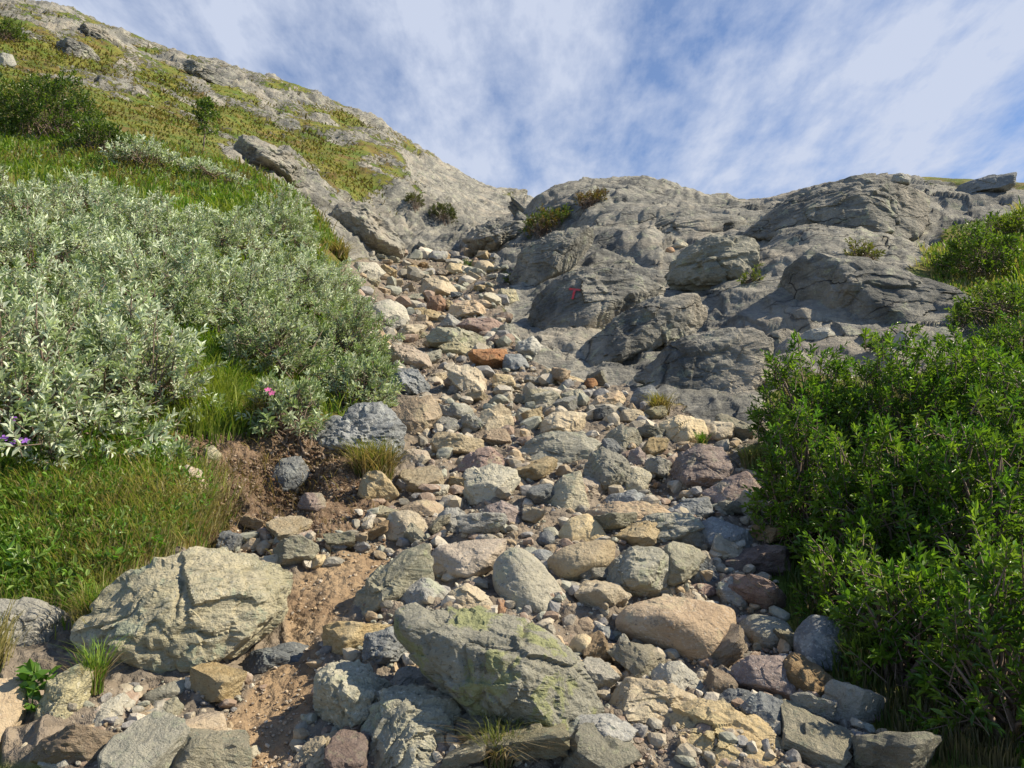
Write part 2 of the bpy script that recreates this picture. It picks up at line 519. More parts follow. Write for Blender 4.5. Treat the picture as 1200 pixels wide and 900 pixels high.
dgul = 0.06 * fbm(P3 * 3.5, 4, 0.6, 71, True) + 0.02 * fbm(P3 * 14, 2, 0.6, 73)
gb = blur(gully * (1 - path), 2)
disp = rb * dr + (1 - rb) * ds + gb * dgul + blur(dirt, 2) * (0.05 * fbm(P3 * 6, 4, 0.65, 77, True))
disp[DD < 2.0] *= 0.5
hol = ((PX - 338) / 42) ** 2 + ((PY - 568) / 34) ** 2
disp = disp - 0.20 * np.exp(-hol ** 2) * ((DD > 3) & (DD < 5.5))
P3 = P3 + N3 * disp[:, None]
TX, TY, TZ = (P3[:, i].reshape(NVT, NU) for i in range(3))
GPX, GPY = project(TX, TY, TZ)
TN = np.cross(np.gradient(P3.reshape(NVT, NU, 3), axis=1), np.gradient(P3.reshape(NVT, NU, 3), axis=0))
TN /= np.linalg.norm(TN, axis=2, keepdims=True) + 1e-9
ROCKM = rb.reshape(NVT, NU)
GULM = gb.reshape(NVT, NU)


def hit(px, py, dmin=0.0):
    """first terrain point seen at a pixel: world position, normal, distance ahead, grid index"""
    ux, _ = ray(px, py)
    j = int(np.clip(np.searchsorted(us, ux), 1, NU - 2))
    ok = (GPY[:, j] <= py) & (TY[:, j] > dmin)
    i = int(np.argmax(ok)) if ok.any() else int(np.argmin(GPY[:, j]))
    p = np.array([TX[i, j], TY[i, j], TZ[i, j]])
    return p, TN[i, j], float(TY[i, j]), (i, j)


def ground_z(x, y):
    ux = x / max(y, 0.3)
    j = int(np.clip(np.searchsorted(us, ux), 1, NU - 2))
    i = int(np.clip(np.searchsorted(vs, math.log(max(y, 0.3))), 1, NVT - 2))
    return float(TZ[i, j])


def ground_many(x, y):
    j = np.clip(np.searchsorted(us, x / np.maximum(y, 0.3)), 1, NU - 2)
    i = np.clip(np.searchsorted(vs, np.log(np.maximum(y, 0.3))), 1, NVT - 2)
    return TZ[i, j], i, j


def bed_nodes(t, tc_):
    # bare rock: pale grey with ochre and blackish lichen
    col, h = rock_nodes(t, tc_, (0.175, 0.172, 0.155), (0.33, 0.31, 0.26), (0.06, 0.06, 0.06), (0.42, 0.44, 0.30), 0.45, 0.60, (0.35, 0.55, 0.0), None, 0.55, 0.25)
    patch = t.noise(tc_, 0.5, 5, 0.65, 0.4)
    col = t.mix(t.ramp(patch, 0.52, 0.62, 0, 0.45), col, (0.40, 0.345, 0.27))
    vc = t.new('ShaderNodeTexVoronoi', feature='DISTANCE_TO_EDGE', ins={'Vector': t.new('ShaderNodeMapping', ins={'Vector': t.vmath('ADD', tc_, t.vmath('SCALE', t.new('ShaderNodeTexNoise', ins={'Vector': tc_, 'Scale': 1.3, 'Detail': 5.0}).outputs[1], 0.8)), 'Rotation': (0.35, 0.3, 0.5), 'Scale': (0.45, 0.7, 1.9)}).outputs[0], 'Scale': 1.0})
    crack = t.math('MULTIPLY', t.ramp(vc.outputs['Distance'], 0.0, 0.018, 1.0, 0.0), t.ramp(t.noise(tc_, 0.8, 3, 0.6), 0.46, 0.56))
    col = t.mix(t.math('MULTIPLY', crack, 0.85), col, (0.03, 0.03, 0.028))
    wet = t.noise(t.new('ShaderNodeMapping', ins={'Vector': tc_, 'Rotation': (0.2, 0.5, 0.4), 'Scale': (1.6, 0.35, 0.5)}).outputs[0], 1.0, 7, 0.72, 0.4)
    col = t.mix(t.ramp(wet, 0.50, 0.64, 0, 0.68), col, (0.07, 0.072, 0.07))
    return col, h, crack


def bed_mat():
    m, t, out = new_mat('bare_bedrock')
    g_ = t.new('ShaderNodeNewGeometry').outputs['Position']
    col, h, crack = bed_nodes(t, g_)
    hh = t.math('SUBTRACT', t.math('MULTIPLY', h, 2.6), t.math('MULTIPLY', crack, 1.2))
    b = t.new('ShaderNodeBsdfPrincipled', ins={'Base Color': col, 'Roughness': 0.88, 'Specular IOR Level': 0.2, 'Normal': bump(t, hh, 0.035)})
    t.l.new(b.outputs[0], out.inputs[0])
    return m


RM['bed'] = bed_mat()


def terrain_mat():
    m, t, out = new_mat('hillside_ground')
    tc_ = t.new('ShaderNodeTexCoord').outputs['Object']
    at = t.new('ShaderNodeVertexColor', layer_name='cover').outputs[0]
    sp = t.new('ShaderNodeSeparateColor', ins={0: at})
    rockf, grav, soil = sp.outputs[0], sp.outputs[1], sp.outputs[2]
    col, h, crack = bed_nodes(t, tc_)
    # turf: grass greens, ochre and rusty heath
    g1 = t.noise(tc_, 1.1, 6, 0.65, 0.3)
    g2 = t.noise(tc_, 9.0, 5, 0.7)
    turf = t.mix(t.ramp(g1, 0.40, 0.60), (0.085, 0.13, 0.02), (0.18, 0.165, 0.035))
    turf = t.mix(t.ramp(t.noise(tc_, 0.6, 5, 0.7, 0.2), 0.52, 0.62, 0, 0.75), turf, (0.15, 0.09, 0.035))
    turf = t.mix(t.ramp(g2, 0.52, 0.66, 0, 0.7), turf, (0.03, 0.032, 0.014))
    # gravel and rubble
    vo = t.new('ShaderNodeTexVoronoi', ins={'Vector': tc_, 'Scale': 26.0, 'Randomness': 1.0})
    gcol = t.mix(t.ramp(t.noise(tc_, 3.0, 5, 0.6), 0.4, 0.6), (0.20, 0.158, 0.115), (0.13, 0.112, 0.092))
    gcol = t.mix(0.45, gcol, t.mix(vo.outputs['Color'], (0.10, 0.085, 0.07), (0.36, 0.30, 0.235)))
    gh = t.math('SUBTRACT', 1.0, vo.outputs['Distance'])
    # brown soil / trodden sandy path
    scol = t.mix(t.ramp(t.noise(tc_, 5, 7, 0.7, 0.3), 0.38, 0.62), (0.095, 0.062, 0.04), (0.20, 0.138, 0.09))
    scol = t.mix(t.ramp(t.noise(tc_, 60, 3, 0.7), 0.58, 0.68, 0, 0.6), scol, (0.42, 0.33, 0.22))
    pcol = t.mix(t.ramp(t.noise(tc_, 4, 7, 0.7, 0.2), 0.38, 0.62), (0.21, 0.142, 0.085), (0.33, 0.238, 0.145))
    pcol = t.mix(t.ramp(t.noise(tc_, 110, 3, 0.7), 0.60, 0.70, 0, 0.35), pcol, (0.48, 0.38, 0.27))
    at2 = t.new('ShaderNodeVertexColor', layer_name='cover2').outputs[0]
    sp2 = t.new('ShaderNodeSeparateColor', ins={0: at2})
    c = t.mix(grav, turf, gcol)
    c = t.mix(soil, c, scol)
    c = t.mix(sp2.outputs[0], c, pcol)
    edge = t.math('ADD', rockf, t.ramp(t.noise(tc_, 4.0, 6, 0.7), 0.35, 0.65, -0.3, 0.3))
    rf = t.ramp(edge, 0.42, 0.58)
    c = t.mix(rf, c, col)
    hh = t.math('ADD', t.math('MULTIPLY', g2, 0.7), t.math('MULTIPLY', t.noise(tc_, 40, 4, 0.7), 0.5))
    hh = t.math('ADD', hh, t.math('MULTIPLY', t.math('MULTIPLY', gh, grav), 0.55))
    hm = t.new('ShaderNodeMix', data_type='FLOAT')
    t.put(hm.inputs[0], rf)
    t.put(hm.inputs[2], hh)
    t.put(hm.inputs[3], t.math('SUBTRACT', t.math('MULTIPLY', h, 2.6), t.math('MULTIPLY', crack, 1.2)))
    b = t.new('ShaderNodeBsdfPrincipled', ins={'Base Color': c, 'Roughness': 0.88, 'Specular IOR Level': 0.2, 'Normal': bump(t, hm.outputs[0], 0.035)})
    t.l.new(b.outputs[0], out.inputs[0])
    return m


TERR = terrain_mat()
cover = np.stack([rb, blur(gully, 1), blur(np.maximum(dirt, 0), 2)], 1)
cover2 = np.stack([blur(path, 2)] * 3, 1)
ii = (np.arange(NVT - 1)[:, None] * NU + np.arange(NU - 1)[None]).ravel()
quads = np.stack([ii, ii + 1, ii + NU + 1, ii + NU], 1)
obj('hillside', mesh_np('hillside', P3, quads, TERR, True, {'cover': cover, 'cover2': cover2}), kind='structure')
# the slope goes on behind and beside the viewer
bx = np.array([-600, -200, -60, -20, -8, -3, 0, 3, 8, 20, 60, 200, 600.0])
by = np.array([-600, -200, -60, -20, -8, -3, 0, 0.83])
gx, gy = np.meshgrid(bx, by)
gz = -1.62 + 0.36 * np.where(gy > -30, gy, -30 + (gy + 30) * 0.3) - 0.02
gv = np.stack([gx.ravel(), gy.ravel(), gz.ravel()], 1)
k = (np.arange(len(by) - 1)[:, None] * len(bx) + np.arange(len(bx) - 1)[None]).ravel()
gq = np.stack([k, k + 1, k + len(bx) + 1, k + len(bx)], 1)
obj('ground', mesh_np('ground', gv, gq, TERR, True, {'cover': np.tile([0, 0.6, 0.2], (len(gv), 1)), 'cover2': np.zeros((len(gv), 3))}), kind='structure')
# ------------------------------------------------------------------ rocks
_ico = {}


def ico(level):
    if level not in _ico:
        bm = bmesh.new()
        bmesh.ops.create_icosphere(bm, subdivisions=level, radius=1.0)
        v = np.array([x.co[:] for x in bm.verts], np.float32)
        f = np.array([[x.index for x in t.verts] for t in bm.faces], np.int32)
        bm.free()
        _ico[level] = (v / np.linalg.norm(v, axis=1, keepdims=True), f)
    return _ico[level]


def hull2d(pts):
    pts = sorted(set((float(a), float(b)) for a, b in pts))

    def half(ps):
        o = []
        for p in ps:
            while len(o) > 1 and (o[-1][0] - o[-2][0]) * (p[1] - o[-2][1]) - (o[-1][1] - o[-2][1]) * (p[0] - o[-2][0]) <= 0:
                o.pop()
            o.append(p)
        return o[:-1]
    return half(pts) + half(pts[::-1])


def gauge(dirs, N, H, p):
    q = np.maximum(dirs @ N.T, 0) / H
    return (np.sum(q ** p, axis=1) + 1e-12) ** (-1.0 / p)


def roughen(v, size, seed, rough=1.0, strat=0.0, saxis=(0.3, -0.4, 1.0), flake=1.0):
    """stone surface: lumps, flakes, pits"""
    n = v / (np.linalg.norm(v, axis=1, keepdims=True) + 1e-9)
    s = v / size + seed * 3.7
    w_ = s + 0.10 * np.stack([fbm(s * 2.2, 2, 0.5, seed + 40 + k_) for k_ in range(3)], 1)
    d = 0.030 * fbm(s * 1.6, 2, 0.5, seed) + 0.010 * fbm(s * 6.0, 3, 0.6, seed + 5, True) + 0.006 * fbm(s * 16, 3, 0.65, seed + 8)
    if flake:
        d = d + flake * (0.038 * blocks(w_ * 2.6, seed + 3) + 0.017 * blocks(w_ * [6.5, 6.5, 8.5], seed + 6))
    if strat:
        d = d + strat * 0.035 * layers(s, saxis, 0.16, 0.7, seed) + strat * 0.016 * layers(s, saxis, 0.05, 0.8, seed + 2)
        d = d + strat * 0.03 * cracks(s * [1, 1, 1.5], 2.2, seed + 4, 0.05)
    return v + n * (d * size * rough)[:, None]


def traced_rock(poly, seed, p=44, t=None, depth=None, rough=1.0, strat=0.0, level=None, dmin=0.0, at=None, sink=0.0):
    """A stone whose outline, seen from the path, is the given one; it has its own thickness and a back.
    t: how much of its height is top surface.  returns verts about an origin at its foot, faces, origin"""
    g = np.random.default_rng(seed)
    poly = np.array(hull2d(poly))
    x0, y0 = poly.min(0)
    x1, y1 = poly.max(0)
    cxp, cyp = (x0 + x1) / 2, (y0 + y1) / 2
    foot, nrm, D, _ = hit(cxp, min(y1 - 0.12 * (y1 - y0), 897), dmin)
    if at:
        D = at
    dx, dz = ray(cxp, cyp)
    view = np.array([dx, 1.0, dz])
    vl = np.linalg.norm(view)
    e3 = -view / vl
    e1 = np.cross([0, 0, 1.0], e3)
    e1 /= np.linalg.norm(e1)
    e2 = np.cross(e3, e1)
    W0, H0 = (x1 - x0), (y1 - y0)
    scale0 = D / F
    T0 = (depth if depth else g.uniform(0.48, 0.66)) * (0.55 * W0 + 0.45 * H0) * scale0
    Dc = D + T0 * 0.55 + sink
    # scale such that the outline keeps its size at the centre's distance along the view ray
    cosang = math.cos(PITCH) * 1.0 + math.sin(PITCH) * dz
    sc = Dc * cosang / F
    C = view * Dc
    T = T0
    pt = (poly - [cxp, cyp]) * [1, -1] * sc
    H0 *= sc
    W0 *= sc
    if t is None:
        t = g.uniform(0.45, 0.8)
    N, Hh = [], []
    pt = pt if np.cross(pt[1] - pt[0], pt[2] - pt[1]) > 0 else pt[::-1]
    for i in range(len(pt)):
        a, b = pt[i], pt[(i + 1) % len(pt)]
        e = b - a
        L = np.hypot(*e)
        if L < 0.04 * W0:
            continue
        n2 = np.array([e[1], -e[0]]) / L
        hi = n2 @ a
        if hi < 0.01 * W0:
            hi = 0.01 * W0
        up = n2[1]
        if up > 0.25:
            q = t * H0 * g.uniform(0.85, 1.1)
        elif up > -0.35:
            q = g.uniform(0.12, 0.4) * W0
        else:
            q = (1 - t) * H0 * g.uniform(0.5, 0.95)
        for sgn, qq in ((1, q), (-1, g.uniform(0.1, 0.35) * W0)):
            n3 = np.array([n2[0], n2[1], sgn * qq / T])
            l3 = np.linalg.norm(n3)
            N.append(n3 / l3)
            Hh.append(hi / l3)
    # front, back and a few broken corners
    tilt = g.uniform(-0.3, 0.3, 2)
    for vec, hh in (((tilt[0], 0.1 + abs(tilt[1]), 1), T), ((g.uniform(-.3, .3), -0.2, -1), T)):
        vec = np.array(vec)
        N.append(vec / np.linalg.norm(vec))
        Hh.append(hh / np.linalg.norm(vec))
    N, Hh = np.array(N), np.array(Hh)
    for _ in range(4):
        c = np.array([g.normal() * 0.9, g.normal() * 0.6 + 0.2, abs(g.normal()) + 0.4])
        c /= np.linalg.norm(c)
        # support of the block in that direction, cut a little inside it
        s = gauge(np.array([c]), N, Hh, 40)[0]
        N = np.vstack([N, c])
        Hh = np.append(Hh, s * g.uniform(0.90, 1.08))
    px_w = (x1 - x0)
    if level is None:
        level = 6 if px_w > 130 else 5 if px_w > 45 else 4 if px_w > 18 else 3
    dirs, f = ico(level)
    d = dirs * [max(W0, 1e-3) / 2, H0 / 2, T]
    d /= np.linalg.norm(d, axis=1, keepdims=True)
    r = gauge(d, N, Hh, p) * 1.035
    v = d * r[:, None]
    size = (W0 + H0) / 2
    v = roughen(v, size, int(seed) % 97, rough, strat, flake=1.0 if p > 13 else 0.35)
    Rm = np.stack([e1, e2, e3], 0)
    vw = v @ Rm + C
    org = np.array([C[0], C[1], float(vw[:, 2].min())])
    return (vw - org).astype(np.float32), f, org


def random_rock(seed, dims, p=22, level=3, rough=1.0):
    g = np.random.default_rng(seed)
    k = 6
    N = g.normal(size=(k, 3))
    box = np.vstack([np.eye(3), -np.eye(3)]) + g.normal(size=(6, 3)) * 0.22
    N = np.vstack([N, box])
    N /= np.linalg.norm(N, axis=1, keepdims=True)
    Hh = np.append(g.uniform(0.85, 1.15, k), g.uniform(0.72, 0.95, 6))
    dirs, f = ico(level)
    v = dirs * gauge(dirs, N, Hh, p)[:, None] * (np.array(dims) / 2)
    return roughen(v, float(np.mean(dims)), seed % 89, rough, flake=1.2 if p > 13 else 0.5), f


STONES = []                                 # outlines already taken, in survey pixels
_seed = [100]


def rock(kind, style, label, poly, group=None, cat=None, dup_ok=False, **kw):
    _seed[0] += 1
    v, f, org = traced_rock(poly, kw.pop('seed', _seed[0]), **kw)
    xs, ys = [a for a, b in poly], [b for a, b in poly]
    STONES.append((min(xs), min(ys), max(xs), max(ys), poly))
    return obj(kind, mesh_np(kind, v, f, RM[style], False), None, org, label, cat or {'rock_slab': 'rock slab', 'outcrop': 'rock outcrop'}.get(kind, kind), group, 'thing')


ROUND = dict(p=8, strat=0.0)
SLAB = dict(p=55, strat=0.6)
ROUGH = dict(p=55, strat=1.0, rough=1.3)

# -- the large ones in front
rock('boulder', 'olive', 'big cream and olive boulder with an undercut front, left of the sandy path',
     [(106,738),(122,700),(160,670),(205,654),(248,650),(290,664),(330,672),(333,705),(324,732),(290,760),(262,774),(225,796),(195,796),(160,776),(125,758)], t=0.62, rough=1.1, strat=0.8, p=36, depth=0.6, sink=-0.06, seed=5)
rock('boulder', 'lichen', 'big long boulder crusted with yellow-green lichen, centre of the foreground',
     [(462,735),(472,716),(520,711),(575,724),(622,735),(658,758),(690,800),(699,838),(684,866),(640,868),(600,852),(560,835),(530,812),(500,778),(470,755)], t=0.55, rough=1.15, strat=0.8, p=30, depth=0.6, sink=-0.12, seed=8)
rock('boulder', 'green', 'jagged grey green boulder at the bottom edge with a sharp pale ridge',
     [(414,868),(440,826),(462,806),(500,812),(522,822),(540,850),(541,912),(430,914),(408,895)], t=0.75, rough=1.4, strat=1.2, p=55)
rock('boulder', 'green', 'rough grey boulder with a knobbly top, left of the jagged pale-ridged one',
     [(369,792),(386,777),(420,780),(446,800),(462,822),(440,862),(415,872),(388,852),(371,832)], t=0.35, rough=1.5, strat=1.0, p=26)
rock('boulder', 'pink', 'smooth pinkish slab with a shaded front edge, above the lichen boulder',
     [(498,655),(512,640),(560,632),(597,631),(588,660),(562,679),(545,687),(505,676)], t=0.6, p=22, rough=0.7)
rock('boulder', 'pale', 'large smooth pale grey egg-shaped boulder standing upright in mid gully',
     [(572,672),(584,648),(605,639),(628,650),(650,674),(668,704),(669,722),(640,735),(608,728),(578,700)], t=0.7, p=9, rough=0.8)
rock('boulder', 'tan', 'rounded tan boulder with a rusty right corner, right of the pale egg-shaped one',
     [(637,655),(660,640),(700,631),(726,631),(723,655),(706,676),(662,689),(645,679)], t=0.5, p=12, rough=0.8)
rock('boulder', 'tan', 'domed tan rock, left half shaded, on top of the rounded tan boulder',
     [(652,625),(665,608),(690,601),(705,615),(713,633),(680,641),(655,636)], t=0.8, p=12, rough=0.6)
rock('boulder', 'brown', 'largest brown rounded boulder, streaked with leaf shadow near the right-hand bush',
     [(714,730),(730,710),(760,700),(800,696),(868,711),(863,745),(850,768),(815,787),(780,776),(745,752),(720,742)], t=0.45, p=11, rough=0.8, seed=31)
rock('boulder', 'green', 'dark green block with pale streaks above the largest brown boulder',
     [(698,702),(712,665),(735,644),(780,644),(789,660),(783,700),(750,709),(720,709)], t=0.4, strat=1.2)
rock('rock_slab', 'green', 'grey green wavy-banded slab whose right end overhangs a dark gap',
     [(732,626),(740,608),(780,601),(805,599),(823,618),(790,633),(762,639)], t=0.7, strat=1.5)
rock('rock_slab', 'pink', 'pinkish ribbed slab behind the wavy-banded one',
     [(684,602),(720,589),(770,591),(792,605),(742,626),(705,628)], t=0.75, **SLAB)
rock('boulder', 'blue', 'long smooth blue grey boulder partly under the right-hand bush',
     [(820,614),(835,605),(870,618),(896,632),(895,648),(850,653),(822,648)], t=0.6, p=26, rough=0.7)
rock('rock', 'blue', 'dark triangular blue rock in shade below the blue grey boulder',
     [(800,690),(803,660),(812,644),(830,658),(851,685),(838,694)], t=0.6, **ROUGH)
rock('rock', 'purple', 'small lens-shaped purplish stone above the largest brown boulder', [(805,696),(808,686),(822,682),(840,687),(842,696),(825,702)], **ROUND)
rock('rock', 'grey', 'grey rock wedged between the largest brown boulder and the bush', [(840,682),(858,675),(878,690),(874,714),(846,708)])
rock('boulder', 'green', 'round dark grey-green boulder right of the largest brown one',
     [(863,742),(870,721),(900,720),(926,729),(930,750),(915,769),(880,767)], p=10, t=0.5)
rock('rock_slab', 'purple', 'brownish flat-topped slab below the round dark boulder',
     [(853,786),(880,772),(915,769),(933,795),(931,824),(895,813),(858,806)], t=0.6)
rock('boulder', 'blue', 'mottled dark boulder half hidden by the grass at the foot of the right-hand bush',
     [(930,742),(950,720),(985,728),(1003,760),(992,797),(950,792),(933,772)], p=12)
rock('rock', 'green', 'pointed cone-shaped greenish stone left of the largest brown boulder', [(713,786),(721,757),(731,737),(743,760),(753,780),(735,791)], t=0.7, p=12)
rock('rock', 'tan', 'small round orange tan cobble between the lichen boulder and the cone-shaped stone', [(665,760),(672,745),(688,742),(700,754),(698,770),(680,774)], **ROUND)
rock('rock', 'pink', 'pinkish cobble above the round orange one', [(668,740),(676,726),(690,722),(700,732),(694,742)], **ROUND)
rock('rock', 'blue', 'small dark blue stone right of the pinkish cobble', [(690,745),(700,732),(716,735),(720,750),(704,757)])
rock('rock', 'pale', 'bluish white slab with a sharp top edge below the largest brown boulder',
     [(758,786),(768,778),(797,775),(815,790),(828,808),(790,816),(765,806)], t=0.8)
rock('rock_slab', 'tan', 'stepped tan slab between the lichen boulder and the bluish white slab',
     [(703,816),(740,796),(790,803),(824,820),(822,842),(770,852),(735,850),(712,834)], t=0.75, strat=1.3)
rock('boulder', 'tan', 'broad flat tan boulder with a leaf-green lichen patch along the bottom edge',
     [(728,882),(760,852),(800,834),(850,827),(882,850),(930,866),(952,890),(950,925),(735,925)], t=0.85, rough=1.2, strat=0.5)
rock('rock_slab', 'grey', 'grey hexagonal slab at the bottom between the lichen boulder and the broad tan one',
     [(656,858),(675,841),(720,837),(748,855),(736,873),(715,891),(665,877)], t=0.65)
rock('rock', 'grey', 'grey rock cut by the bottom edge under the hexagonal slab', [(655,910),(665,892),(690,883),(730,890),(745,912)], t=0.8)
rock('rock', 'blue', 'upright blue grey rock at the right end of the broad tan boulder', [(870,832),(893,814),(916,822),(936,860),(920,871),(884,862)], t=0.6)
rock('rock', 'blue', 'low bluish slab touching the upright blue grey rock on its left', [(840,820),(855,810),(880,812),(890,828),(872,845),(850,838)], t=0.8)
rock('rock', 'purple', 'dark brown oval rock in the shade under the right-hand bush', [(980,838),(988,824),(1010,820),(1038,828),(1040,842),(1010,851)], p=12)
rock('rock_slab', 'blue', 'grainy blue grey slab along the bottom edge right of the broad tan boulder',
     [(952,890),(965,868),(1000,862),(1050,868),(1088,885),(1100,915),(960,915)], t=0.8)
# -- bottom left
rock('rock_slab', 'pink', 'large flat pinkish tan slab at the bottom left beside the path', [(98,888),(150,858),(200,843),(250,837),(259,860),(256,890),(240,915),(100,915)], t=0.85, rough=0.9)
rock('rock', 'olive', 'upright yellowish slab leaning in the lower left corner', [(47,840),(58,800),(88,784),(106,800),(100,826),(74,869),(50,860)], t=0.5, strat=1.0)
rock('rock', 'pale', 'pale grainy rock right of the upright yellowish slab', [(78,864),(110,830),(140,816),(156,828),(138,852),(108,870)], t=0.8)
rock('rock', 'green', 'long curved grey stone lying like a bar below the undercut boulder', [(152,832),(165,813),(200,800),(232,797),(236,806),(210,816),(180,829),(158,841)], t=0.7, p=12)
rock('rock', 'green', 'small angular greenish stone right of the pink triangular one', [(182,846),(186,826),(205,818),(214,830),(208,848)])
rock('rock', 'pink', 'small pink triangular stone above the large pinkish slab', [(157,850),(163,832),(176,826),(190,840),(194,852)])
rock('rock_slab', 'grey', 'flat grey slab with fine cracks set into the turf at the left edge',
     [(-30,698),(30,703),(75,724),(89,745),(76,766),(40,768),(-30,764)], t=0.9, strat=0.7)
rock('rock_slab', 'pink', 'smooth pinkish block cut by the left edge near the bottom', [(-40,796),(22,800),(26,840),(18,878),(-40,892)], t=0.9, rough=0.5)
rock('rock', 'tan', 'rounded pale tan rock in the bottom left corner', [(10,898),(28,871),(42,878),(53,894),(50,914),(12,914)], t=0.7)
rock('rock', 'grey', 'flat grey stone between the bottom left corner rock and the large pinkish slab', [(50,890),(62,870),(90,868),(108,880),(98,898),(70,904)], t=0.8)
rock('rock', 'pale', 'pale finger-shaped stone sticking up at the bottom of the path', [(272,908),(288,884),(298,870),(312,877),(311,908)], t=0.8, p=12)
rock('rock', 'tan', 'light tan rock at the bottom edge right of the path', [(336,912),(348,884),(370,863),(392,861),(416,872),(416,912)], t=0.75, rough=1.3, strat=0.8)
rock('rock', 'green', 'small greenish wedge between the light tan rock and the jagged boulder', [(414,900),(420,876),(436,878),(456,895),(452,910)])
rock('rock_slab', 'blue', 'dark slab lying in shade across the path right of the undercut boulder', [(280,780),(293,761),(340,756),(371,760),(368,779),(330,786),(290,791)], t=0.6, strat=0.8)
rock('rock_slab', 'green', 'long slanting greenish slab that casts the dark shadow on the path', [(404,728),(418,700),(440,672),(470,650),(500,638),(504,690),(462,716),(430,738)], t=0.35, strat=1.0)
rock('rock', 'grey', 'grey brown blunt rock leaning against the pinkish slab', [(462,714),(474,690),(495,676),(520,681),(537,700),(520,713)], t=0.6, p=26)
rock('rock_slab', 'tan', 'flat beige slab cracked in two, touching the top of the lichen boulder', [(503,712),(520,697),(550,684),(575,698),(587,718),(560,724),(516,718)], t=0.85)
rock('rock', 'rust', 'small brick-red stone under the pale egg-shaped boulder', [(578,716),(582,702),(593,704),(600,718),(590,724)])
rock('rock', 'blue', 'dark stone in the shadow at the left of the lichen boulder', [(420,770),(432,745),(458,738),(478,756),(470,776),(440,784)], t=0.5, **ROUGH)
rock('rock', 'grey', 'three-cornered grey stone in the gap between the jagged and the lichen boulder', [(452,800),(470,782),(500,786),(520,806),(500,818),(470,812)], t=0.5)
rock('rock', 'grey', 'small grey stone beside the path below the slanting slab', [(400,752),(408,738),(424,740),(430,756),(414,764)])
# -- middle
rock('boulder', 'blue', 'blue grey boulder with a ragged crest at the edge of the silver willows',
     [(366,516),(395,492),(430,476),(456,484),(470,514),(473,541),(455,553),(420,546),(380,538)], t=0.5, strat=1.3, rough=1.4)
rock('boulder', 'pink', 'pinkish tan angular block with a dark undercut corner beside the ragged blue grey boulder',
     [(450,485),(480,466),(505,463),(516,485),(508,496),(492,519),(470,516),(455,502)], t=0.65, p=55)
rock('rock', 'tan', 'chunky orange tan rock with a cracked corner in mid gully', [(560,508),(563,480),(585,472),(600,483),(603,498),(580,512),(568,515)], t=0.8, p=28)
rock('rock_slab', 'tan', 'angular tan slab with a flat top right of the chunky orange tan rock', [(626,498),(650,482),(688,484),(681,505),(656,517),(634,506)], t=0.6, p=60)
rock('boulder', 'pale', 'pale bluish block with a flat squarish face in mid gully', [(542,589),(547,552),(575,543),(606,549),(610,565),(596,583),(570,592)], t=0.85, p=45)
rock('rock', 'purple', 'dark-sided rock behind the pale bluish block', [(532,553),(550,530),(575,524),(601,545),(570,555)], t=0.6)
rock('rock_slab', 'green', 'wide greenish slab lying flat below the angular tan slab', [(598,526),(625,510),(680,506),(704,519),(686,541),(656,553),(630,541),(604,532)], t=0.9, strat=0.5)
rock('rock', 'pink', 'pinkish oblong stone in front of the wide greenish slab', [(600,560),(604,542),(638,543),(641,556),(625,565)])
rock('boulder', 'olive', 'greenish pyramid-shaped boulder with a bright right face in mid gully', [(639,588),(654,560),(680,551),(689,580),(693,599),(670,605),(648,601)], t=0.7, p=26)
rock('boulder', 'green', 'broken grey boulder with a rusty top and a shaded front, right of the pyramid-shaped one',
     [(682,562),(690,535),(706,526),(735,540),(742,560),(728,583),(700,585)], t=0.45, strat=1.0)
rock('rock', 'olive', 'pale low rock joined to the right of the broken grey boulder', [(726,585),(734,552),(752,545),(766,554),(757,577),(738,587)], t=0.7)
rock('boulder', 'purple', 'large purple brown boulder crossed by a band of shadow', [(780,550),(800,530),(840,514),(861,514),(859,550),(841,571),(806,582),(790,567)], t=0.55, strat=0.8)
rock('boulder', 'tan', 'squat yellowish tan block with a rounded top near the rock face', [(772,496),(795,486),(826,491),(829,510),(816,521),(800,528),(778,522)], t=0.5, p=26)
rock('rock', 'tan', 'tan block just right of the squat yellowish one, a tuft of grass between them', [(823,500),(836,493),(858,496),(860,512),(842,524),(826,522)], t=0.5)
rock('rock', 'olive', 'pale wedge with a dark left face left of the squat yellowish block', [(704,512),(728,497),(747,504),(755,521),(736,530),(712,524)], t=0.75, p=55)
rock('rock', 'purple', 'small upright purple stone in front of the pale wedge', [(734,546),(739,527),(750,522),(760,536),(757,550)])
rock('rock', 'blue', 'small blue grey stone left of the upright purple one', [(698,528),(706,513),(718,514),(731,527),(722,534)])
rock('rock', 'tan', 'smooth tan rock shaped like a loaf above the pinkish slab', [(449,626),(454,600),(480,597),(505,614),(511,629),(480,637),(460,635)], t=0.8, p=26)
rock('rock_slab', 'pink', 'flat orange pink slab behind the loaf-shaped rock', [(457,601),(475,587),(515,583),(526,595),(505,607),(480,607)], t=0.8)
rock('rock', 'grey', 'grey brown rock right of the loaf-shaped one', [(505,618),(512,600),(535,594),(552,603),(553,622),(530,627)], t=0.8)
rock('rock', 'purple', 'dark peaked rock below the pale bluish block', [(558,612),(570,592),(588,586),(606,595),(615,615),(590,620)], t=0.6)
rock('rock', 'pink', 'low pinkish stone at the foot of the angular undercut block', [(467,538),(476,526),(500,528),(505,540),(482,549)], t=0.8)
rock('rock', 'pale', 'small grey box-shaped stone left of the pale bluish block', [(497,583),(504,567),(527,568),(525,583),(508,587)])
rock('rock', 'pink', 'brown ribbed stone under the low pinkish one', [(470,566),(478,548),(500,546),(512,558),(498,572)], strat=0.8)
rock('rock', 'blue', 'pair-forming blue cobble, upper one beside the domed tan rock', [(628,640),(632,624),(645,620),(652,632),(646,644)], **ROUND)
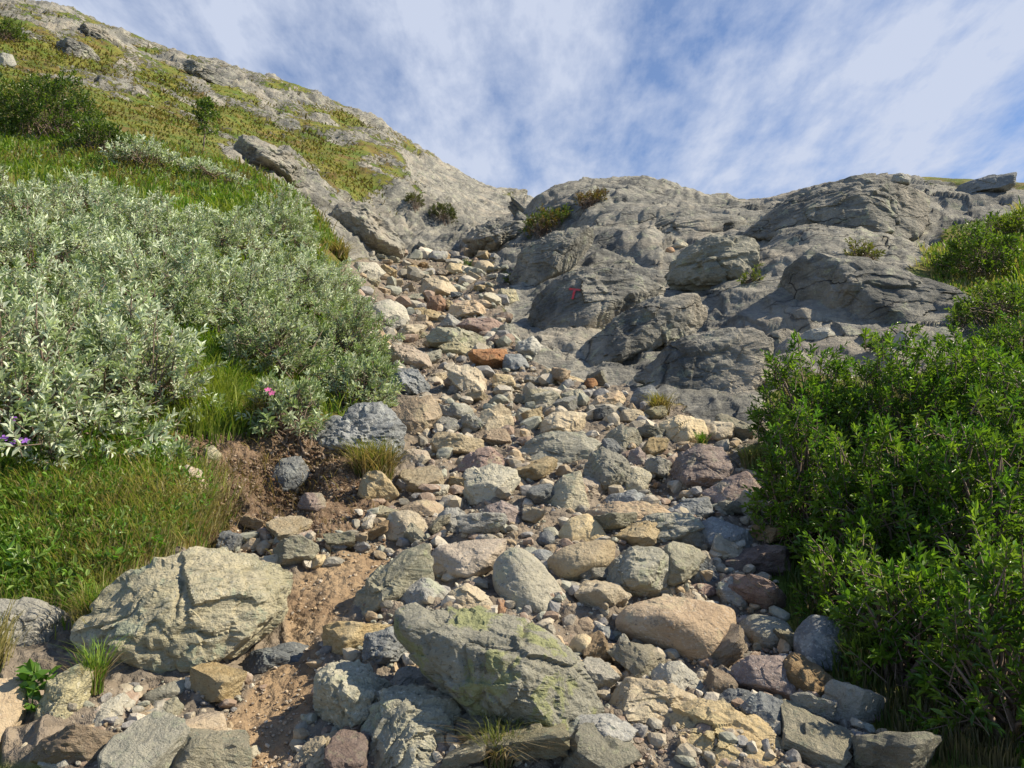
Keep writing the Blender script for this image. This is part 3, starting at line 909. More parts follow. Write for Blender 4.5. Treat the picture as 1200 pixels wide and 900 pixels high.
rock('rock', 'blue', 'dark flat stone left of the domed tan rock, just under its blue cobble', [(618,648),(630,642),(650,646),(652,656),(634,660)], **ROUND)
rock('boulder', 'purple', 'brown shaded boulder at the edge of the right-hand bush below the purple brown one', [(823,576),(850,560),(882,551),(896,575),(888,602),(850,607),(828,597)], t=0.6)
rock('rock', 'blue', 'dark bluish rock left of the brown shaded boulder', [(778,600),(800,585),(831,582),(837,600),(816,613),(785,610)], t=0.6)
rock('rock_slab', 'blue', 'dark flat slab behind the pinkish ribbed one', [(700,598),(715,580),(740,575),(772,586),(774,596),(735,600)], t=0.8)
rock('boulder', 'tan', 'bright tan tilted slab with a shaded lower edge, highest of the large tan ones', [(523,440),(530,423),(550,424),(566,440),(578,458),(562,467),(548,468),(534,453)], t=0.85, p=60)
rock('rock_slab', 'green', 'long grey beam-like slab lying across the upper gully', [(498,396),(510,383),(545,387),(573,394),(571,411),(540,413),(505,406)], t=0.35, p=55)
rock('rock_slab', 'purple', 'flat mauve slab behind the right end of the beam-like one', [(534,383),(550,373),(585,373),(602,380),(592,391),(560,393)], t=0.75)
rock('rock', 'rust', 'red brown block under the right end of the beam-like slab', [(548,414),(555,409),(592,409),(596,426),(575,436),(556,432)], t=0.3, p=60)
rock('boulder', 'pale', 'pale grey boulder with a rounded top at the left side of the upper gully', [(426,380),(434,355),(455,349),(476,360),(482,375),(466,384),(440,387)], t=0.6, p=12)
rock('boulder', 'tan', 'tan rock with a dark cracked left face near the top of the gully', [(486,346),(497,327),(520,325),(541,340),(531,349),(505,352)], t=0.5)
rock('rock', 'tan', 'pale round cobble at the top of the gully below the dark recess', [(552,315),(558,305),(575,304),(582,313),(575,321),(558,321)], t=0.8, p=8)
rock('rock', 'rust', 'small red brown rock in the upper gully', [(498,366),(504,348),(518,345),(524,358),(516,369)])
rock('rock_slab', 'pink', 'striped pinkish slab standing behind the grey pyramid in the upper gully', [(524,369),(530,357),(555,351),(571,361),(569,373),(536,377)], t=0.4, strat=0.8)
rock('rock', 'grey', 'grey pyramid-shaped rock above the beam-like slab', [(510,386),(525,367),(541,378),(539,388)], t=0.5)
rock('boulder', 'pink', 'reddish broken boulder left of the beam-like slab', [(450,421),(460,404),(485,407),(501,415),(506,429),(480,434)], t=0.6, strat=0.8)
rock('rock', 'tan', 'orange tan rock behind the reddish broken boulder', [(460,399),(475,380),(501,381),(491,396)], t=0.5)
rock('boulder', 'blue', 'dark grey striated boulder at the edge of the silver willows, upper gully', [(456,452),(464,432),(490,434),(506,455),(491,468),(464,464)], t=0.5, strat=0.8)
rock('rock', 'pink', 'pink grey rock at the willow edge above the dark striated boulder', [(427,412),(432,390),(448,385),(458,398),(452,414)], t=0.7)
rock('rock_slab', 'tan', 'long thin tan slab slanting down at the foot of the rock face', [(612,435),(640,431),(680,444),(691,452),(650,453),(618,446)], t=0.7)
rock('rock', 'pink', 'wedge with a bright top and a black shaded front, below the red trail mark', [(687,479),(700,464),(731,457),(737,468),(712,487)], t=0.45, p=55)
rock('rock', 'olive', 'greenish rock left of the black-fronted wedge', [(658,461),(680,456),(691,468),(680,478),(660,473)], t=0.6)
rock('stone', 'rust', 'bright orange pebble-like stone at the foot of the rock face', [(683,452),(687,443),(698,443),(702,451),(694,457)], **ROUND)
rock('rock', 'blue', 'bluish leaning rock next to the dry grass tuft under the rock face', [(734,476),(745,455),(765,451),(773,465),(756,483)], t=0.6)
rock('rock', 'tan', 'tan rock under the bluish leaning one', [(722,493),(730,480),(750,479),(762,490),(748,499)], t=0.7)
rock('rock', 'tan', 'brown block with a shaded face between the beam-like slab and the tilted tan slab', [(574,455),(580,438),(600,440),(606,456),(592,462)], t=0.5, p=28)
rock('rock', 'olive', 'flat olive rock under the long thin tan slab', [(608,472),(620,455),(650,456),(660,470),(640,478)], t=0.85)
rock('rock', 'pale', 'pale flat stone left of the angular tan slab', [(600,495),(606,478),(628,480),(636,490),(620,500)], t=0.8)
rock('rock', 'green', 'greenish grey rock below the tilted tan slab', [(520,490),(530,472),(552,474),(558,488),(545,500)], t=0.5)
rock('rock', 'grey', 'weathered grey rock where the upper gully meets the bare rock face', [(604,420),(608,400),(625,394),(640,408),(636,424)], t=0.5, strat=1)
rock('rock', 'blue', 'blue grey block under the bare rock face, left of the long thin tan slab', [(586,432),(592,415),(612,414),(620,430),(606,438)], t=0.6)
rock('rock', 'tan', 'tan stone high in the gully left of the pale round cobble', [(520,318),(526,308),(545,309),(548,320),(532,324)], t=0.6)
rock('rock', 'grey', 'grey blocky rock against the rock wall at the top of the gully', [(500,303),(506,294),(524,294),(526,305),(512,309)], t=0.5)
rock('rock', 'olive', 'olive boulder fragment in the upper gully right of the striped slab', [(580,352),(586,338),(604,340),(610,352),(596,360)], t=0.6)
rock('rock', 'pale', 'pale rock beside the silver willows above the pale grey round-topped boulder', [(404,322),(414,308),(440,306),(452,318),(440,330),(416,332)], t=0.9)
# -- left of the path and on the bank
rock('rock', 'green', 'small pale green upright stone at the foot of the brown bank', [(319,646),(322,630),(333,620),(341,630),(336,648)], t=0.8)
rock('rock', 'olive', 'cream coloured stone leaning left of the pale green upright one', [(282,640),(284,624),(292,622),(299,636),(294,645)])
rock('rock', 'tan', 'pink tan stone on the path edge above its trodden earth', [(362,666),(368,652),(380,650),(384,662),(374,670)])
rock('rock', 'blue', 'shaded bluish rock in the hollow under the ragged blue grey boulder', [(308,562),(328,540),(352,536),(366,556),(350,582),(322,588)], t=0.6)
rock('rock', 'purple', 'brown stone half sunk in the bank beside the shaded hollow', [(348,594),(356,578),(376,578),(384,594),(368,604)])
rock('rock_slab', 'pink', 'pinkish slab embedded edge-up in the grassy bank', [(207,560),(218,545),(236,554),(251,583),(254,599),(236,588)], t=0.8, p=45)
rock('rock', 'olive', 'small pale stone in the bank above the embedded pinkish slab', [(236,540),(240,524),(250,522),(260,534),(254,544)])
rock('rock', 'pale', 'pale stone at the foot of the bank behind the big olive boulder', [(262,668),(268,652),(290,648),(302,660),(290,672)], t=0.8)
rock('rock', 'tan', 'flat cream stone right beside the pale one behind the big olive boulder', [(296,672),(304,652),(326,650),(332,664),(318,676)], t=0.8)
# -- on the skyline and the rock slope
rock('boulder', 'blue', 'dark flat boulder standing on the skyline at the far right', [(1120,220),(1128,211),(1160,207),(1186,209),(1184,224),(1170,229),(1135,227)], t=0.5, dmin=10)
rock('boulder', 'grey', 'small rounded boulder on the skyline left of the dark flat one', [(1043,216),(1047,204),(1058,203),(1067,211),(1064,218)], t=0.5, dmin=10)
rock('boulder', 'green', 'humped grey boulder with green lichen bulging from the rock slope', [(776,318),(790,298),(830,277),(862,274),(890,284),(894,305),(884,330),(862,342),(820,345),(790,338)], t=0.6, strat=1.3, rough=1.4, p=8, depth=0.45)
rock('stone', 'olive', 'yellow-green lichened stone perched high on the rock slope', [(786,291),(790,283),(800,281),(808,288),(802,294)], **ROUND)
rock('stone', 'rust', 'orange stone touching the yellow-green one on the rock slope', [(778,296),(781,290),(788,289),(792,295),(786,298)], **ROUND)
rock('rock', 'pale', 'pale upright stone on the edge of the bare rock above the right-hand bush', [(1046,412),(1050,394),(1058,388),(1068,396),(1072,412),(1058,416)], t=0.8)
rock('rock', 'grey', 'flat grey stone in front of the dark hollow under the bare rock, above the bush', [(936,398),(944,386),(970,384),(978,394),(960,402)], t=0.6)
rock('rock', 'grey', 'grey boulder among the green shrubs at the far upper left edge', [(-6,78),(0,64),(12,62),(18,72),(10,82)], t=0.7)
HUMPS = []
# big humps of the bare rock slope
BIG = dict(p=22, strat=0.75, rough=0.9, depth=0.75, level=6, kind_='outcrop')
for lab_, poly_, kw_ in [
    ('smooth rounded hump of bare rock that carries the red trail mark', [(600,372),(625,338),(655,318),(700,312),(755,322),(785,345),(745,372),(715,396),(665,410),(622,404)], dict(t=0.8, seed=301, sink=0.5)),
    ('dark stepped rock shelf in the shade below the humped lichened boulder', [(672,412),(720,372),(770,350),(830,348),(850,378),(800,402),(735,432),(690,436)], dict(t=0.7, seed=302, sink=0.3)),
    ('layered rock step at the foot of the bare slope behind the squat yellowish block', [(745,440),(800,398),(875,385),(915,402),(912,445),(865,478),(800,472)], dict(t=0.75, seed=303, sink=0.2)),
    ('broad smooth sunlit rock slab slanting down to the pale upright stone', [(885,330),(930,290),(975,288),(1050,325),(1165,380),(1150,404),(1000,412),(925,402),(890,372)], dict(t=0.93, seed=304, depth=0.95, sink=0.7)),
    ('long low back of grey rock in the upper middle of the slope', [(690,292),(725,258),(800,250),(868,262),(875,285),(800,294),(725,308)], dict(t=0.8, seed=305, sink=1.2, dmin=12)),
    ('dark dome of rock under the small rounded skyline boulder', [(872,262),(930,226),(1000,214),(1085,222),(1105,258),(1060,290),(1000,292),(930,280)], dict(t=0.75, seed=306, sink=1.0, dmin=9)),
    ('steep rock flank on the right side of the top of the gully', [(596,322),(612,292),(650,272),(700,266),(706,290),(655,322),(612,350)], dict(t=0.8, seed=307, sink=0.8, dmin=11))]:
    kw2 = dict(BIG)
    kw2.pop('kind_')
    kw2.update(kw_)
    HUMPS.append(rock('outcrop', 'bed', lab_, poly_, **kw2))
    STONES.pop()

# outcrops of the far slope
rock('outcrop', 'bed', 'furrowed grey outcrop in the middle of the grassy slope', [(262,180),(280,166),(312,168),(345,184),(372,200),(368,215),(340,216),(300,204),(270,192)], t=0.4, strat=1.0, rough=1.1, dmin=9, cat='outcrop')
rock('outcrop', 'bed', 'furrowed rock wall left of the top of the gully', [(386,262),(400,244),(430,238),(450,262),(474,285),(470,300),(430,305),(400,296)], t=0.35, strat=1.0, rough=1.1, dmin=12)
rock('outcrop', 'bed', 'pale crag on the ridge skyline at the upper left', [(92,36),(102,31),(120,35),(140,46),(136,54),(112,52)], t=0.5, strat=1.5, dmin=20)
rock('outcrop', 'bed', 'crag on the ridge skyline in the middle of the left slope', [(206,78),(222,70),(250,82),(272,94),(264,100),(230,92)], t=0.5, strat=1.5, dmin=20)
rock('outcrop', 'bed', 'broad pale slab high on the left slope under the skyline crags', [(60,62),(72,46),(100,52),(124,64),(110,72),(80,70)], t=0.7, strat=1.5, dmin=16)
rock('outcrop', 'bed', 'dark lip of rock between the far smooth slab and the rock slope', [(545,282),(570,268),(600,262),(622,262),(618,280),(590,300),(560,298)], t=0.3, strat=1.5, rough=1.5, dmin=15)

# -- the countless smaller ones: filled in between, every one its own stone
FILL = [(440,305),(520,292),(585,300),(598,335),(588,380),(620,430),(700,452),(800,490),(870,510),(905,600),(900,700),(960,800),(1080,900),(60,900),(110,812),(240,800),(262,800),(350,800),
        (400,740),(450,690),(440,650),(345,668),(262,655),(285,615),(400,620),(450,570),(500,520),(450,455),(430,390),(405,340)]
PATHP = [(340,690),(400,655),(450,648),(450,680),(400,730),(360,765),(375,800),(340,880),(320,930),(260,930),(268,850),(300,812),(335,760)]
protos = []
for k in range(14):
    g = np.random.default_rng(900 + k)
    protos.append(random_rock(900 + k, (1.0, g.uniform(0.62, 0.95), g.uniform(0.36, 0.62)), p=[60, 22, 60][k % 3], level=4, rough=1.2))
proto_me = {}
STY = ['grey', 'pale', 'tan', 'pink', 'green', 'tan', 'purple', 'tan', 'pale', 'grey', 'olive', 'tan', 'olive', 'blue', 'brown', 'brown', 'green']
nst = 0
tries = 0
g = np.random.default_rng(77)
taken = [(s[0], s[1], s[2], s[3]) for s in STONES]
placed = []
GAPS = []
ZONES = [(lambda x, y: y > 780, 'small loose stone among the boulders along the bottom of the picture', 'small stones along the bottom'),
         (lambda x, y: y > 600 and x < 430, 'small loose stone beside the sandy path', 'small stones beside the path'),
         (lambda x, y: y > 600, 'small loose stone in the gaps between the foreground boulders', 'small stones between the foreground boulders'),
         (lambda x, y: y > 430, 'small loose stone in the middle of the gully', 'small stones in mid gully'),
         (lambda x, y: True, 'small loose stone in the narrow upper part of the gully', 'small stones in the upper gully')]
while nst < 405 and tries < 16000:
    big = nst < 175
    tries += 1
    y = g.uniform(298, 905)
    x = g.uniform(60, 1080)
    if not inside(np.array([x]), np.array([y]), FILL)[0] or inside(np.array([x, x - 14, x + 14]), np.array([y, y, y]), PATHP).any():
        continue
    near = np.interp(y, [300, 400, 600, 900], [5.0, 9.0, 15.0, 24.0])
    s = near * (g.uniform(1.8, 3.6) if big else g.uniform(0.7, 1.5))
    if any(a + 2 < x < c - 2 and b + 2 < y + s * 0.2 < d - 1 for a, b, c, d in taken):
        continue
    if any(abs(x - a) < (s + q) * 0.42 and abs(y - b) < (s + q) * 0.30 for a, b, q in placed):
        continue
    pt_, nr, D, _ = hit(x, min(y, 898))
    if pt_[1] > 34:
        continue
    size = s * D / F * 1.15
    kk = int(g.integers(len(protos)))
    st = STY[int(g.integers(len(STY)))]
    if (kk, st) not in proto_me:
        proto_me[kk, st] = mesh_np('stone', protos[kk][0], protos[kk][1], RM[st], False)
    zone = next(z for z in ZONES if z[0](x, y))
    o = obj('rock' if big else 'stone', proto_me[kk, st], None, (pt_[0], pt_[1], pt_[2] + size * (0.12 if big else 0.16)), zone[1].replace('small loose stone', 'middle-sized loose rock') if big else zone[1], 'rock' if big else 'stone', zone[2].replace('small stones', 'rocks') if big else zone[2])
    o.scale = (size, size, size)
    o.rotation_euler = (g.uniform(-.35, .35) + 0.3, g.uniform(-.35, .35), g.uniform(0, 6.28))
    placed.append((x, y, s))
    nst += 1
print('stones', nst, 'tries', tries, 'traced', len(STONES))

def unit3(v):
    return v / np.linalg.norm(v, axis=-1, keepdims=True)


# -- gravel: thousands of chips between the stones
def chips(name, poly_px, n, smin, smax, mats, seed, avoid=None, power=2.2, dlimit=(0, 60), level=1, tint=None):
    g = np.random.default_rng(seed)
    bv, bf = ico(level)
    V, Fc, A = [], [], []
    xs = [p[0] for p in poly_px]
    ys = [p[1] for p in poly_px]
    # spread evenly over the picture of the slope, each at its true place on it
    px = g.uniform(min(xs), max(xs), n * 3)
    py = g.uniform(min(ys), max(ys), n * 3)
    ok = inside(px, py, poly_px)
    if avoid:
        ok &= ~inside(px, py, avoid)
    px, py = px[ok][:n], py[ok][:n]
    m = len(px)
    P_ = np.empty((m, 3))
    D_ = np.empty(m)
    for i in range(m):
        p_, _, d_, _ = hit(px[i], min(py[i], 899))
        P_[i] = p_
        D_[i] = d_
    keep = (D_ > dlimit[0]) & (D_ < dlimit[1])
    P_, D_ = P_[keep], D_[keep]
    m = len(P_)
    P_[:, :2] += g.normal(size=(m, 2)) * 0.012 * D_[:, None] * 0.5
    P_[:, 2] = ground_many(P_[:, 0], P_[:, 1])[0]
    px_size = smin + (smax - smin) * g.random(m) ** power          # survey pixels
    S = px_size * D_ / F
    nv = len(bv)
    verts = np.empty((m, nv, 3), np.float32)
    shp = g.uniform(0.6, 1.0, (m, 1, 3)) * [1, 1, 0.75]
    if level == 1:
        jit = 1 + 0.38 * g.uniform(-1, 1, (m, nv, 1))
    else:                                   # broken, flat-sided bits: a few dozen shapes shared out
        shapes = []
        for k_ in range(40):
            Nn = unit3(g.normal(size=(12, 3)))
            shapes.append(gauge(bv, np.vstack([Nn, np.eye(3), -np.eye(3)]), np.append(g.uniform(0.55, 1, 12), [1.0] * 6), 40))
        jit = np.array(shapes)[g.integers(40, size=m)][..., None] * (1 + 0.03 * g.uniform(-1, 1, (m, nv, 1)))
    an = g.uniform(0, 6.28, m)
    b = bv[None] * jit * shp
    c_, s_ = np.cos(an)[:, None], np.sin(an)[:, None]
    t1 = g.uniform(-.7, .7, m)[:, None]
    x_, y_, z_ = b[..., 0], b[..., 1], b[..., 2]
    y2, z2 = y_ * np.cos(t1) - z_ * np.sin(t1), y_ * np.sin(t1) + z_ * np.cos(t1)
    verts[..., 0] = (x_ * c_ - y2 * s_)
    verts[..., 1] = (x_ * s_ + y2 * c_)
    verts[..., 2] = z2
    verts = verts * (S / 2)[:, None, None] + P_[:, None] + np.array([0, 0, 1.0]) * (S * 0.12)[:, None, None]
    faces = bf[None] + (np.arange(m) * nv)[:, None, None]
    tints = np.array(tint or [(0.28, 0.255, 0.205), (0.37, 0.32, 0.24), (0.37, 0.285, 0.185), (0.24, 0.23, 0.22), (0.30, 0.22, 0.165), (0.30, 0.30, 0.24), (0.46, 0.41, 0.33)])
    col = tints[g.integers(len(tints), size=m)] * g.uniform(0.75, 1.15, (m, 1))
    attr = np.repeat(col, nv, 0)
    o = obj(name, mesh_np(name, verts.reshape(-1, 3), faces.reshape(-1, 3), mats, False, {'tint': attr}), kind='stuff', label=(name == 'earth_crumbs' and 'brown crumbs of earth on the bank') or (tint and 'sandy grit on the trodden path') or 'loose gravel and stone chips between the rocks')
    return o


gm, t, out = new_mat('stone_chips')
tcv = t.new('ShaderNodeTexCoord').outputs['Object']
tv = t.new('ShaderNodeVertexColor', layer_name='tint').outputs[0]
sp = t.noise(tcv, 90, 4, 0.7)
colr = t.mix(t.ramp(sp, 0.55, 0.68, 0, 0.4), tv, (0.07, 0.07, 0.065))
colr = t.mix(t.ramp(t.noise(tcv, 25, 4, 0.6), 0.5, 0.65, 0, 0.3), colr, (0.6, 0.57, 0.5))
bs = t.new('ShaderNodeBsdfPrincipled', ins={'Base Color': colr, 'Roughness': 0.85, 'Specular IOR Level': 0.2, 'Normal': bump(t, sp, 0.006)})
t.l.new(bs.outputs[0], out.inputs[0])
chips('rubble', FILL, 2300, 9.0, 30.0, gm, 5, avoid=PATHP, power=1.7, level=2)
chips('rubble', FILL, 5000, 3.0, 8.0, gm, 15, avoid=PATHP, power=1.8)
chips('gravel', FILL, 8000, 1.2, 4.0, gm, 6, power=1.5, avoid=PATHP)
# ------------------------------------------------------------------ plants
def leaf_mat(name, spec=0.35, rough=0.5, trans=0.35, back=None):
    m, t, out = new_mat(name)
    tv_ = t.new('ShaderNodeVertexColor', layer_name='tint').outputs[0]
    col = tv_
    b = t.new('ShaderNodeBsdfPrincipled', ins={'Base Color': col, 'Roughness': rough, 'Specular IOR Level': spec})
    tr = t.new('ShaderNodeBsdfTranslucent', ins={'Color': t.mix(1.0, col, (1.25, 1.35, 0.55), 'MULTIPLY')})
    mx = t.new('ShaderNodeMixShader', ins={0: trans, 1: b.outputs[0], 2: tr.outputs[0]})
    t.l.new(mx.outputs[0], out.inputs[0])
    return m


GREEN = leaf_mat('glossy_willow_leaf', 0.5, 0.38, 0.42)
SILVER = leaf_mat('downy_willow_leaf', 0.2, 0.7, 0.22)
BLADE = leaf_mat('grass_blade', 0.3, 0.55, 0.38)
bm_, t, out = new_mat('brown_twig_bark')
v__ = t.new('ShaderNodeTexCoord').outputs['Object']
bs = t.new('ShaderNodeBsdfPrincipled', ins={'Base Color': t.mix(t.noise(v__, 30, 4, 0.6), (0.10, 0.065, 0.045), (0.23, 0.17, 0.13)), 'Roughness': 0.8})
t.l.new(bs.outputs[0], out.inputs[0])
BARK = bm_


def unit(a):
    return a / (np.linalg.norm(a, axis=-1, keepdims=True) + 1e-9)


def leaf_mesh(name, P, D, L, W, tint, mat, g, fold=0.25, droop=0.15):
    """pointed leaves folded along the midrib"""
    n = len(P)
    D = unit(D)
    s = unit(np.cross(D, unit(g.normal(size=(n, 3)) * 0.55 + [0, 0, 1.0])))
    up = np.cross(s, D)
    L, W = L[:, None], W[:, None]
    mid = P + D * L * 0.45
    tip = P + D * L - up * L * droop
    V = np.stack([P, P + D * L * 0.28 + s * W * 0.42 + up * W * fold, mid + D * L * 0.17 + s * W * 0.40 + up * W * fold, tip,
                  mid + D * L * 0.17 - s * W * 0.40 + up * W * fold, P + D * L * 0.28 - s * W * 0.42 + up * W * fold], 1)
    base = (np.arange(n) * 6)[:, None]
    fc = np.concatenate((base + [0, 1, 2, 3], base + [0, 3, 4, 5]), 1).reshape(-1, 4)
    return mesh_np(name, V.reshape(-1, 3), fc, mat, False, {'tint': np.repeat(tint, 6, 0)})


def tubes(name, segs, mat, sides=5):
    """segs: list of (points (k,3), radii (k,))"""
    V, Fc, off = [], [], 0
    for pts, rad in segs:
        pts = np.asarray(pts, float)
        k = len(pts)
        tan = unit(np.gradient(pts, axis=0))
        ref = np.array([0.3, 0.9, 0.1])
        a = unit(np.cross(tan, ref))
        b = np.cross(tan, a)
        an = np.linspace(0, 2 * np.pi, sides, endpoint=False)
        ring = pts[:, None] + (a[:, None] * np.cos(an)[None, :, None] + b[:, None] * np.sin(an)[None, :, None]) * np.asarray(rad)[:, None, None]
        V.append(ring.reshape(-1, 3))
        i = np.arange(k - 1)[:, None] * sides
        j = np.arange(sides)[None]
        j2 = (j + 1) % sides
        Fc.append((np.stack([i + j, i + j2, i + sides + j2, i + sides + j], 2).reshape(-1, 4)) + off)
        off += k * sides
    return mesh_np(name, np.concatenate(V), np.concatenate(Fc), mat, True)


def shoots(base, dirs, length, nleaf, leafL, leafW, cols, g, spread=(70, 25)):
    m = len(base)
    s = (np.arange(nleaf) + 0.7) / nleaf
    s = s[None] * np.ones((m, 1)) + g.normal(size=(m, nleaf)) * 0.02
    ang = np.arange(nleaf)[None] * 2.4 + g.uniform(0, 6.28, (m, 1))
    d = unit(dirs)
    a = unit(np.cross(d, np.tile([0.2, 0.9, 0.3], (m, 1))))
    b = np.cross(d, a)
    curve = g.normal(size=(m, 3)) * 0.15
    P = base[:, None] + d[:, None] * (s * length[:, None])[..., None] + curve[:, None] * ((s ** 2) * length[:, None])[..., None]
    th = np.radians(spread[0] + (spread[1] - spread[0]) * s + g.normal(size=s.shape) * 8)
    rad = a[:, None] * np.cos(ang)[..., None] + b[:, None] * np.sin(ang)[..., None]
    Dl = d[:, None] * np.cos(th)[..., None] + rad * np.sin(th)[..., None]
    size = g.uniform(0.7, 1.3, (m, 1)) * g.uniform(0.65, 1.15, s.shape) * (0.75 + 0.5 * np.sin(np.pi * np.clip(s, 0, 1)))
    L = leafL * size
    W = leafW * size
    cols = np.asarray(cols)
    cs = cols[g.integers(len(cols), size=m)] * g.uniform(0.8, 1.2, (m, 1))
    tint = cs[:, None] * g.uniform(0.78, 1.2, (m, nleaf, 1)) * (0.85 + 0.3 * s[..., None])
    return P.reshape(-1, 3), Dl.reshape(-1, 3), L.ravel(), W.ravel(), np.clip(tint.reshape(-1, 3), 0, 1)


G_COL = [(0.10, 0.18, 0.02), (0.07, 0.14, 0.018), (0.14, 0.22, 0.026), (0.11, 0.19, 0.022), (0.15, 0.23, 0.03), (0.085, 0.18, 0.022)]
S_COL = [(0.50, 0.55, 0.42), (0.43, 0.49, 0.35), (0.58, 0.62, 0.50), (0.33, 0.40, 0.23), (0.50, 0.55, 0.42), (0.21, 0.27, 0.12)]


def bush(name, label, cat, px, pyb, hw, hh, mat, cols, leafL=0.042, leafW=0.013, dens=1.0, group=None, seed=1, dmin=0, nleaf=13, lump=0.3, flat=1.0, D=None, upness=0.8, cap=3500, stemcol=None, zoff=0.0):
    g = np.random.default_rng(seed)
    p0, _, D0, _ = hit(px, min(pyb, 897), dmin)
    if D:
        dx, dz = ray(px, pyb)
        p0 = np.array([dx * D, D, dz * D])
        D0 = D
    Rr = hw * D0 / F
    Hh = hh * D0 / F
    lp = leafL * F / D0
    n = int(min(cap, dens * 5.0 * (2 * hw * hh) / (1.9 * lp) ** 2))
    d = unit(g.normal(size=(n * 2, 3)))
    d = d[d[:, 2] > -0.15][:n]
    n = len(d)
    lum = 1 + lump * fbm(d * 2.1 + seed, 3, 0.6, seed)
    rr = lum * (1 - 0.42 * g.random(n) ** 1.6)
    P = p0 + d * [Rr, Rr * flat, Hh * 0.9] * rr[:, None]
    P[:, 2] += Hh * 0.04 + zoff
    gz_ = ground_many(P[:, 0], P[:, 1])[0]
    ok = P[:, 2] > gz_ - 0.03
    low = (~ok) & (gz_ - P[:, 2] < 0.35)
    P[low, 2] = gz_[low] + g.uniform(0.02, 0.18, low.sum())
    ok |= low
    P, d = P[ok], d[ok]
    n = len(P)
    sd = unit(d * 0.75 + np.array([0, 0, upness]) + g.normal(size=(n, 3)) * 0.45)
    sl = g.uniform(2.0, 3.4, n) * leafL
    A = shoots(P - sd * sl[:, None] * 0.5, sd, sl, nleaf, leafL, leafW, cols, g)
    root = obj(name, None, None, p0, label, cat, group)
    fo = leaf_mesh('foliage', A[0] - p0, A[1], A[2], A[3], A[4], mat, g)
    obj('foliage', fo, root)
    segs = []
    foot = p0 + [0, 0, -0.05]
    kk = min(n, 60)
    for i in g.choice(n, kk, replace=False):
        b0 = foot + np.array([g.normal() * Rr * 0.25, g.normal() * Rr * 0.25, 0])
        b0[2] = ground_z(b0[0], b0[1]) - 0.03
        e = P[i]
        m1 = b0 * 0.5 + e * 0.5 + g.normal(size=3) * Rr * 0.07
        pts = [b0, b0 * 0.7 + m1 * 0.3 + [0, 0, 0.03], m1, m1 * 0.4 + e * 0.6 + g.normal(size=3) * Rr * 0.03, e]
        r0 = 0.007 + 0.006 * g.random()
        segs.append((np.array(pts) - p0, [r0, r0 * .85, r0 * .6, r0 * .45, r0 * .25]))
    # leafy twigs carry their own wood
    for i in g.choice(n, min(n, 500), replace=False):
        e = P[i] + sd[i] * sl[i] * 0.45
        b_ = P[i] - sd[i] * sl[i] * 1.0
        segs.append((np.array([b_, P[i], e]) - p0, [0.0026, 0.002, 0.001]))
    obj('branches', tubes('branches', segs, BARK, 4), root)
    return root


# silver willows on the left
SW = 'silver willow bush '
for i, (x, y, hw, hh, lab) in enumerate([
    (35, 520, 115, 150, 'at the left edge above the purple flowers, nearest to the viewer'),
    (150, 480, 85, 140, 'with dark gaps between its branches, above the green bank grass'),
    (60, 425, 110, 120, 'in the second row at the left edge, leaves facing the sun'),
    (175, 385, 95, 115, 'with an open dark hollow, left of the narrow grass strip'),
    (275, 385, 75, 95, 'directly above the narrow grass strip, in the middle of the thicket'),
    (55, 335, 110, 90, 'at the left edge in the upper part of the thicket'),
    (170, 305, 95, 80, 'in the upper middle of the thicket, flat-topped'),
    (262, 300, 65, 60, 'left of the separate dome-shaped grey one'),
    (326, 288, 40, 62, 'greyest and dome-shaped, standing apart at the top right of the thicket'),
    (345, 365, 62, 80, 'on the right slope of the thicket below the dome-shaped one'),
    (402, 425, 52, 75, 'greener, facing the reddish boulders'),
    (320, 440, 62, 90, 'between the narrow grass strip and the gully'),
    (420, 478, 46, 66, 'at the lower right tip, above the ragged blue grey boulder'),
    (335, 505, 46, 66, 'lowest right one, next to the single pink flower'),
    (15, 262, 75, 52, 'at the upper left corner of the thicket under the bright meadow'),
    (110, 255, 75, 40, 'along the upper rim of the thicket under the bright meadow'),
    (385, 350, 36, 50, 'small, beside the pale rock at the top left of the gully'),
    (196, 545, 26, 26, 'dwarf sprig growing on the bank above the embedded pinkish slab'),
    (70, 545, 34, 34, 'low sprig among the bank grass right of the purple flowers')]):
    cols = S_COL if i not in (10, 12, 13, 11) else [(0.32, 0.38, 0.22), (0.36, 0.42, 0.27), (0.24, 0.31, 0.14), (0.42, 0.46, 0.33)]
    bush('willow_bush', SW + lab, 'bush', x, y, hw, hh, SILVER, cols, 0.040 if y > 400 else 0.044, 0.0145, 1.05, 'silver willow bushes on the left bank', 40 + i, lump=0.72, cap=4000, upness=0.5)

# glossy green willows on the right
GW = 'glossy green willow bush '
for i, (x, y, hw, hh, lab) in enumerate([
    (955, 545, 62, 125, 'at the back left of the thicket, under the bare rock face'),
    (1050, 540, 85, 130, 'in the back row below the pale upright stone'),
    (1165, 545, 90, 150, 'tallest, in the back row at the right edge'),
    (940, 640, 52, 150, 'reaching over the shaded boulders, left side of the thicket'),
    (1030, 665, 90, 165, 'in the dark centre of the thicket'),
    (1150, 700, 100, 200, 'in the middle row at the right edge'),
    (1060, 790, 70, 130, 'in deep shade above the dark brown oval rock'),
    (1190, 850, 95, 190, 'in front at the lower right corner'),
    (985, 720, 48, 90, 'low, beside the mottled dark boulder'),
    (1195, 450, 70, 78, 'small, at the right edge behind the tallest one'),
    (1250, 640, 100, 220, 'cut by the right edge')]):
    bush('willow_shrub', GW + lab, 'bush', x, y, hw, hh, GREEN, G_COL, 0.034, 0.0125, 1.15, 'green willow bushes on the right', 70 + i, lump=0.55, upness=0.45, cap=4200)

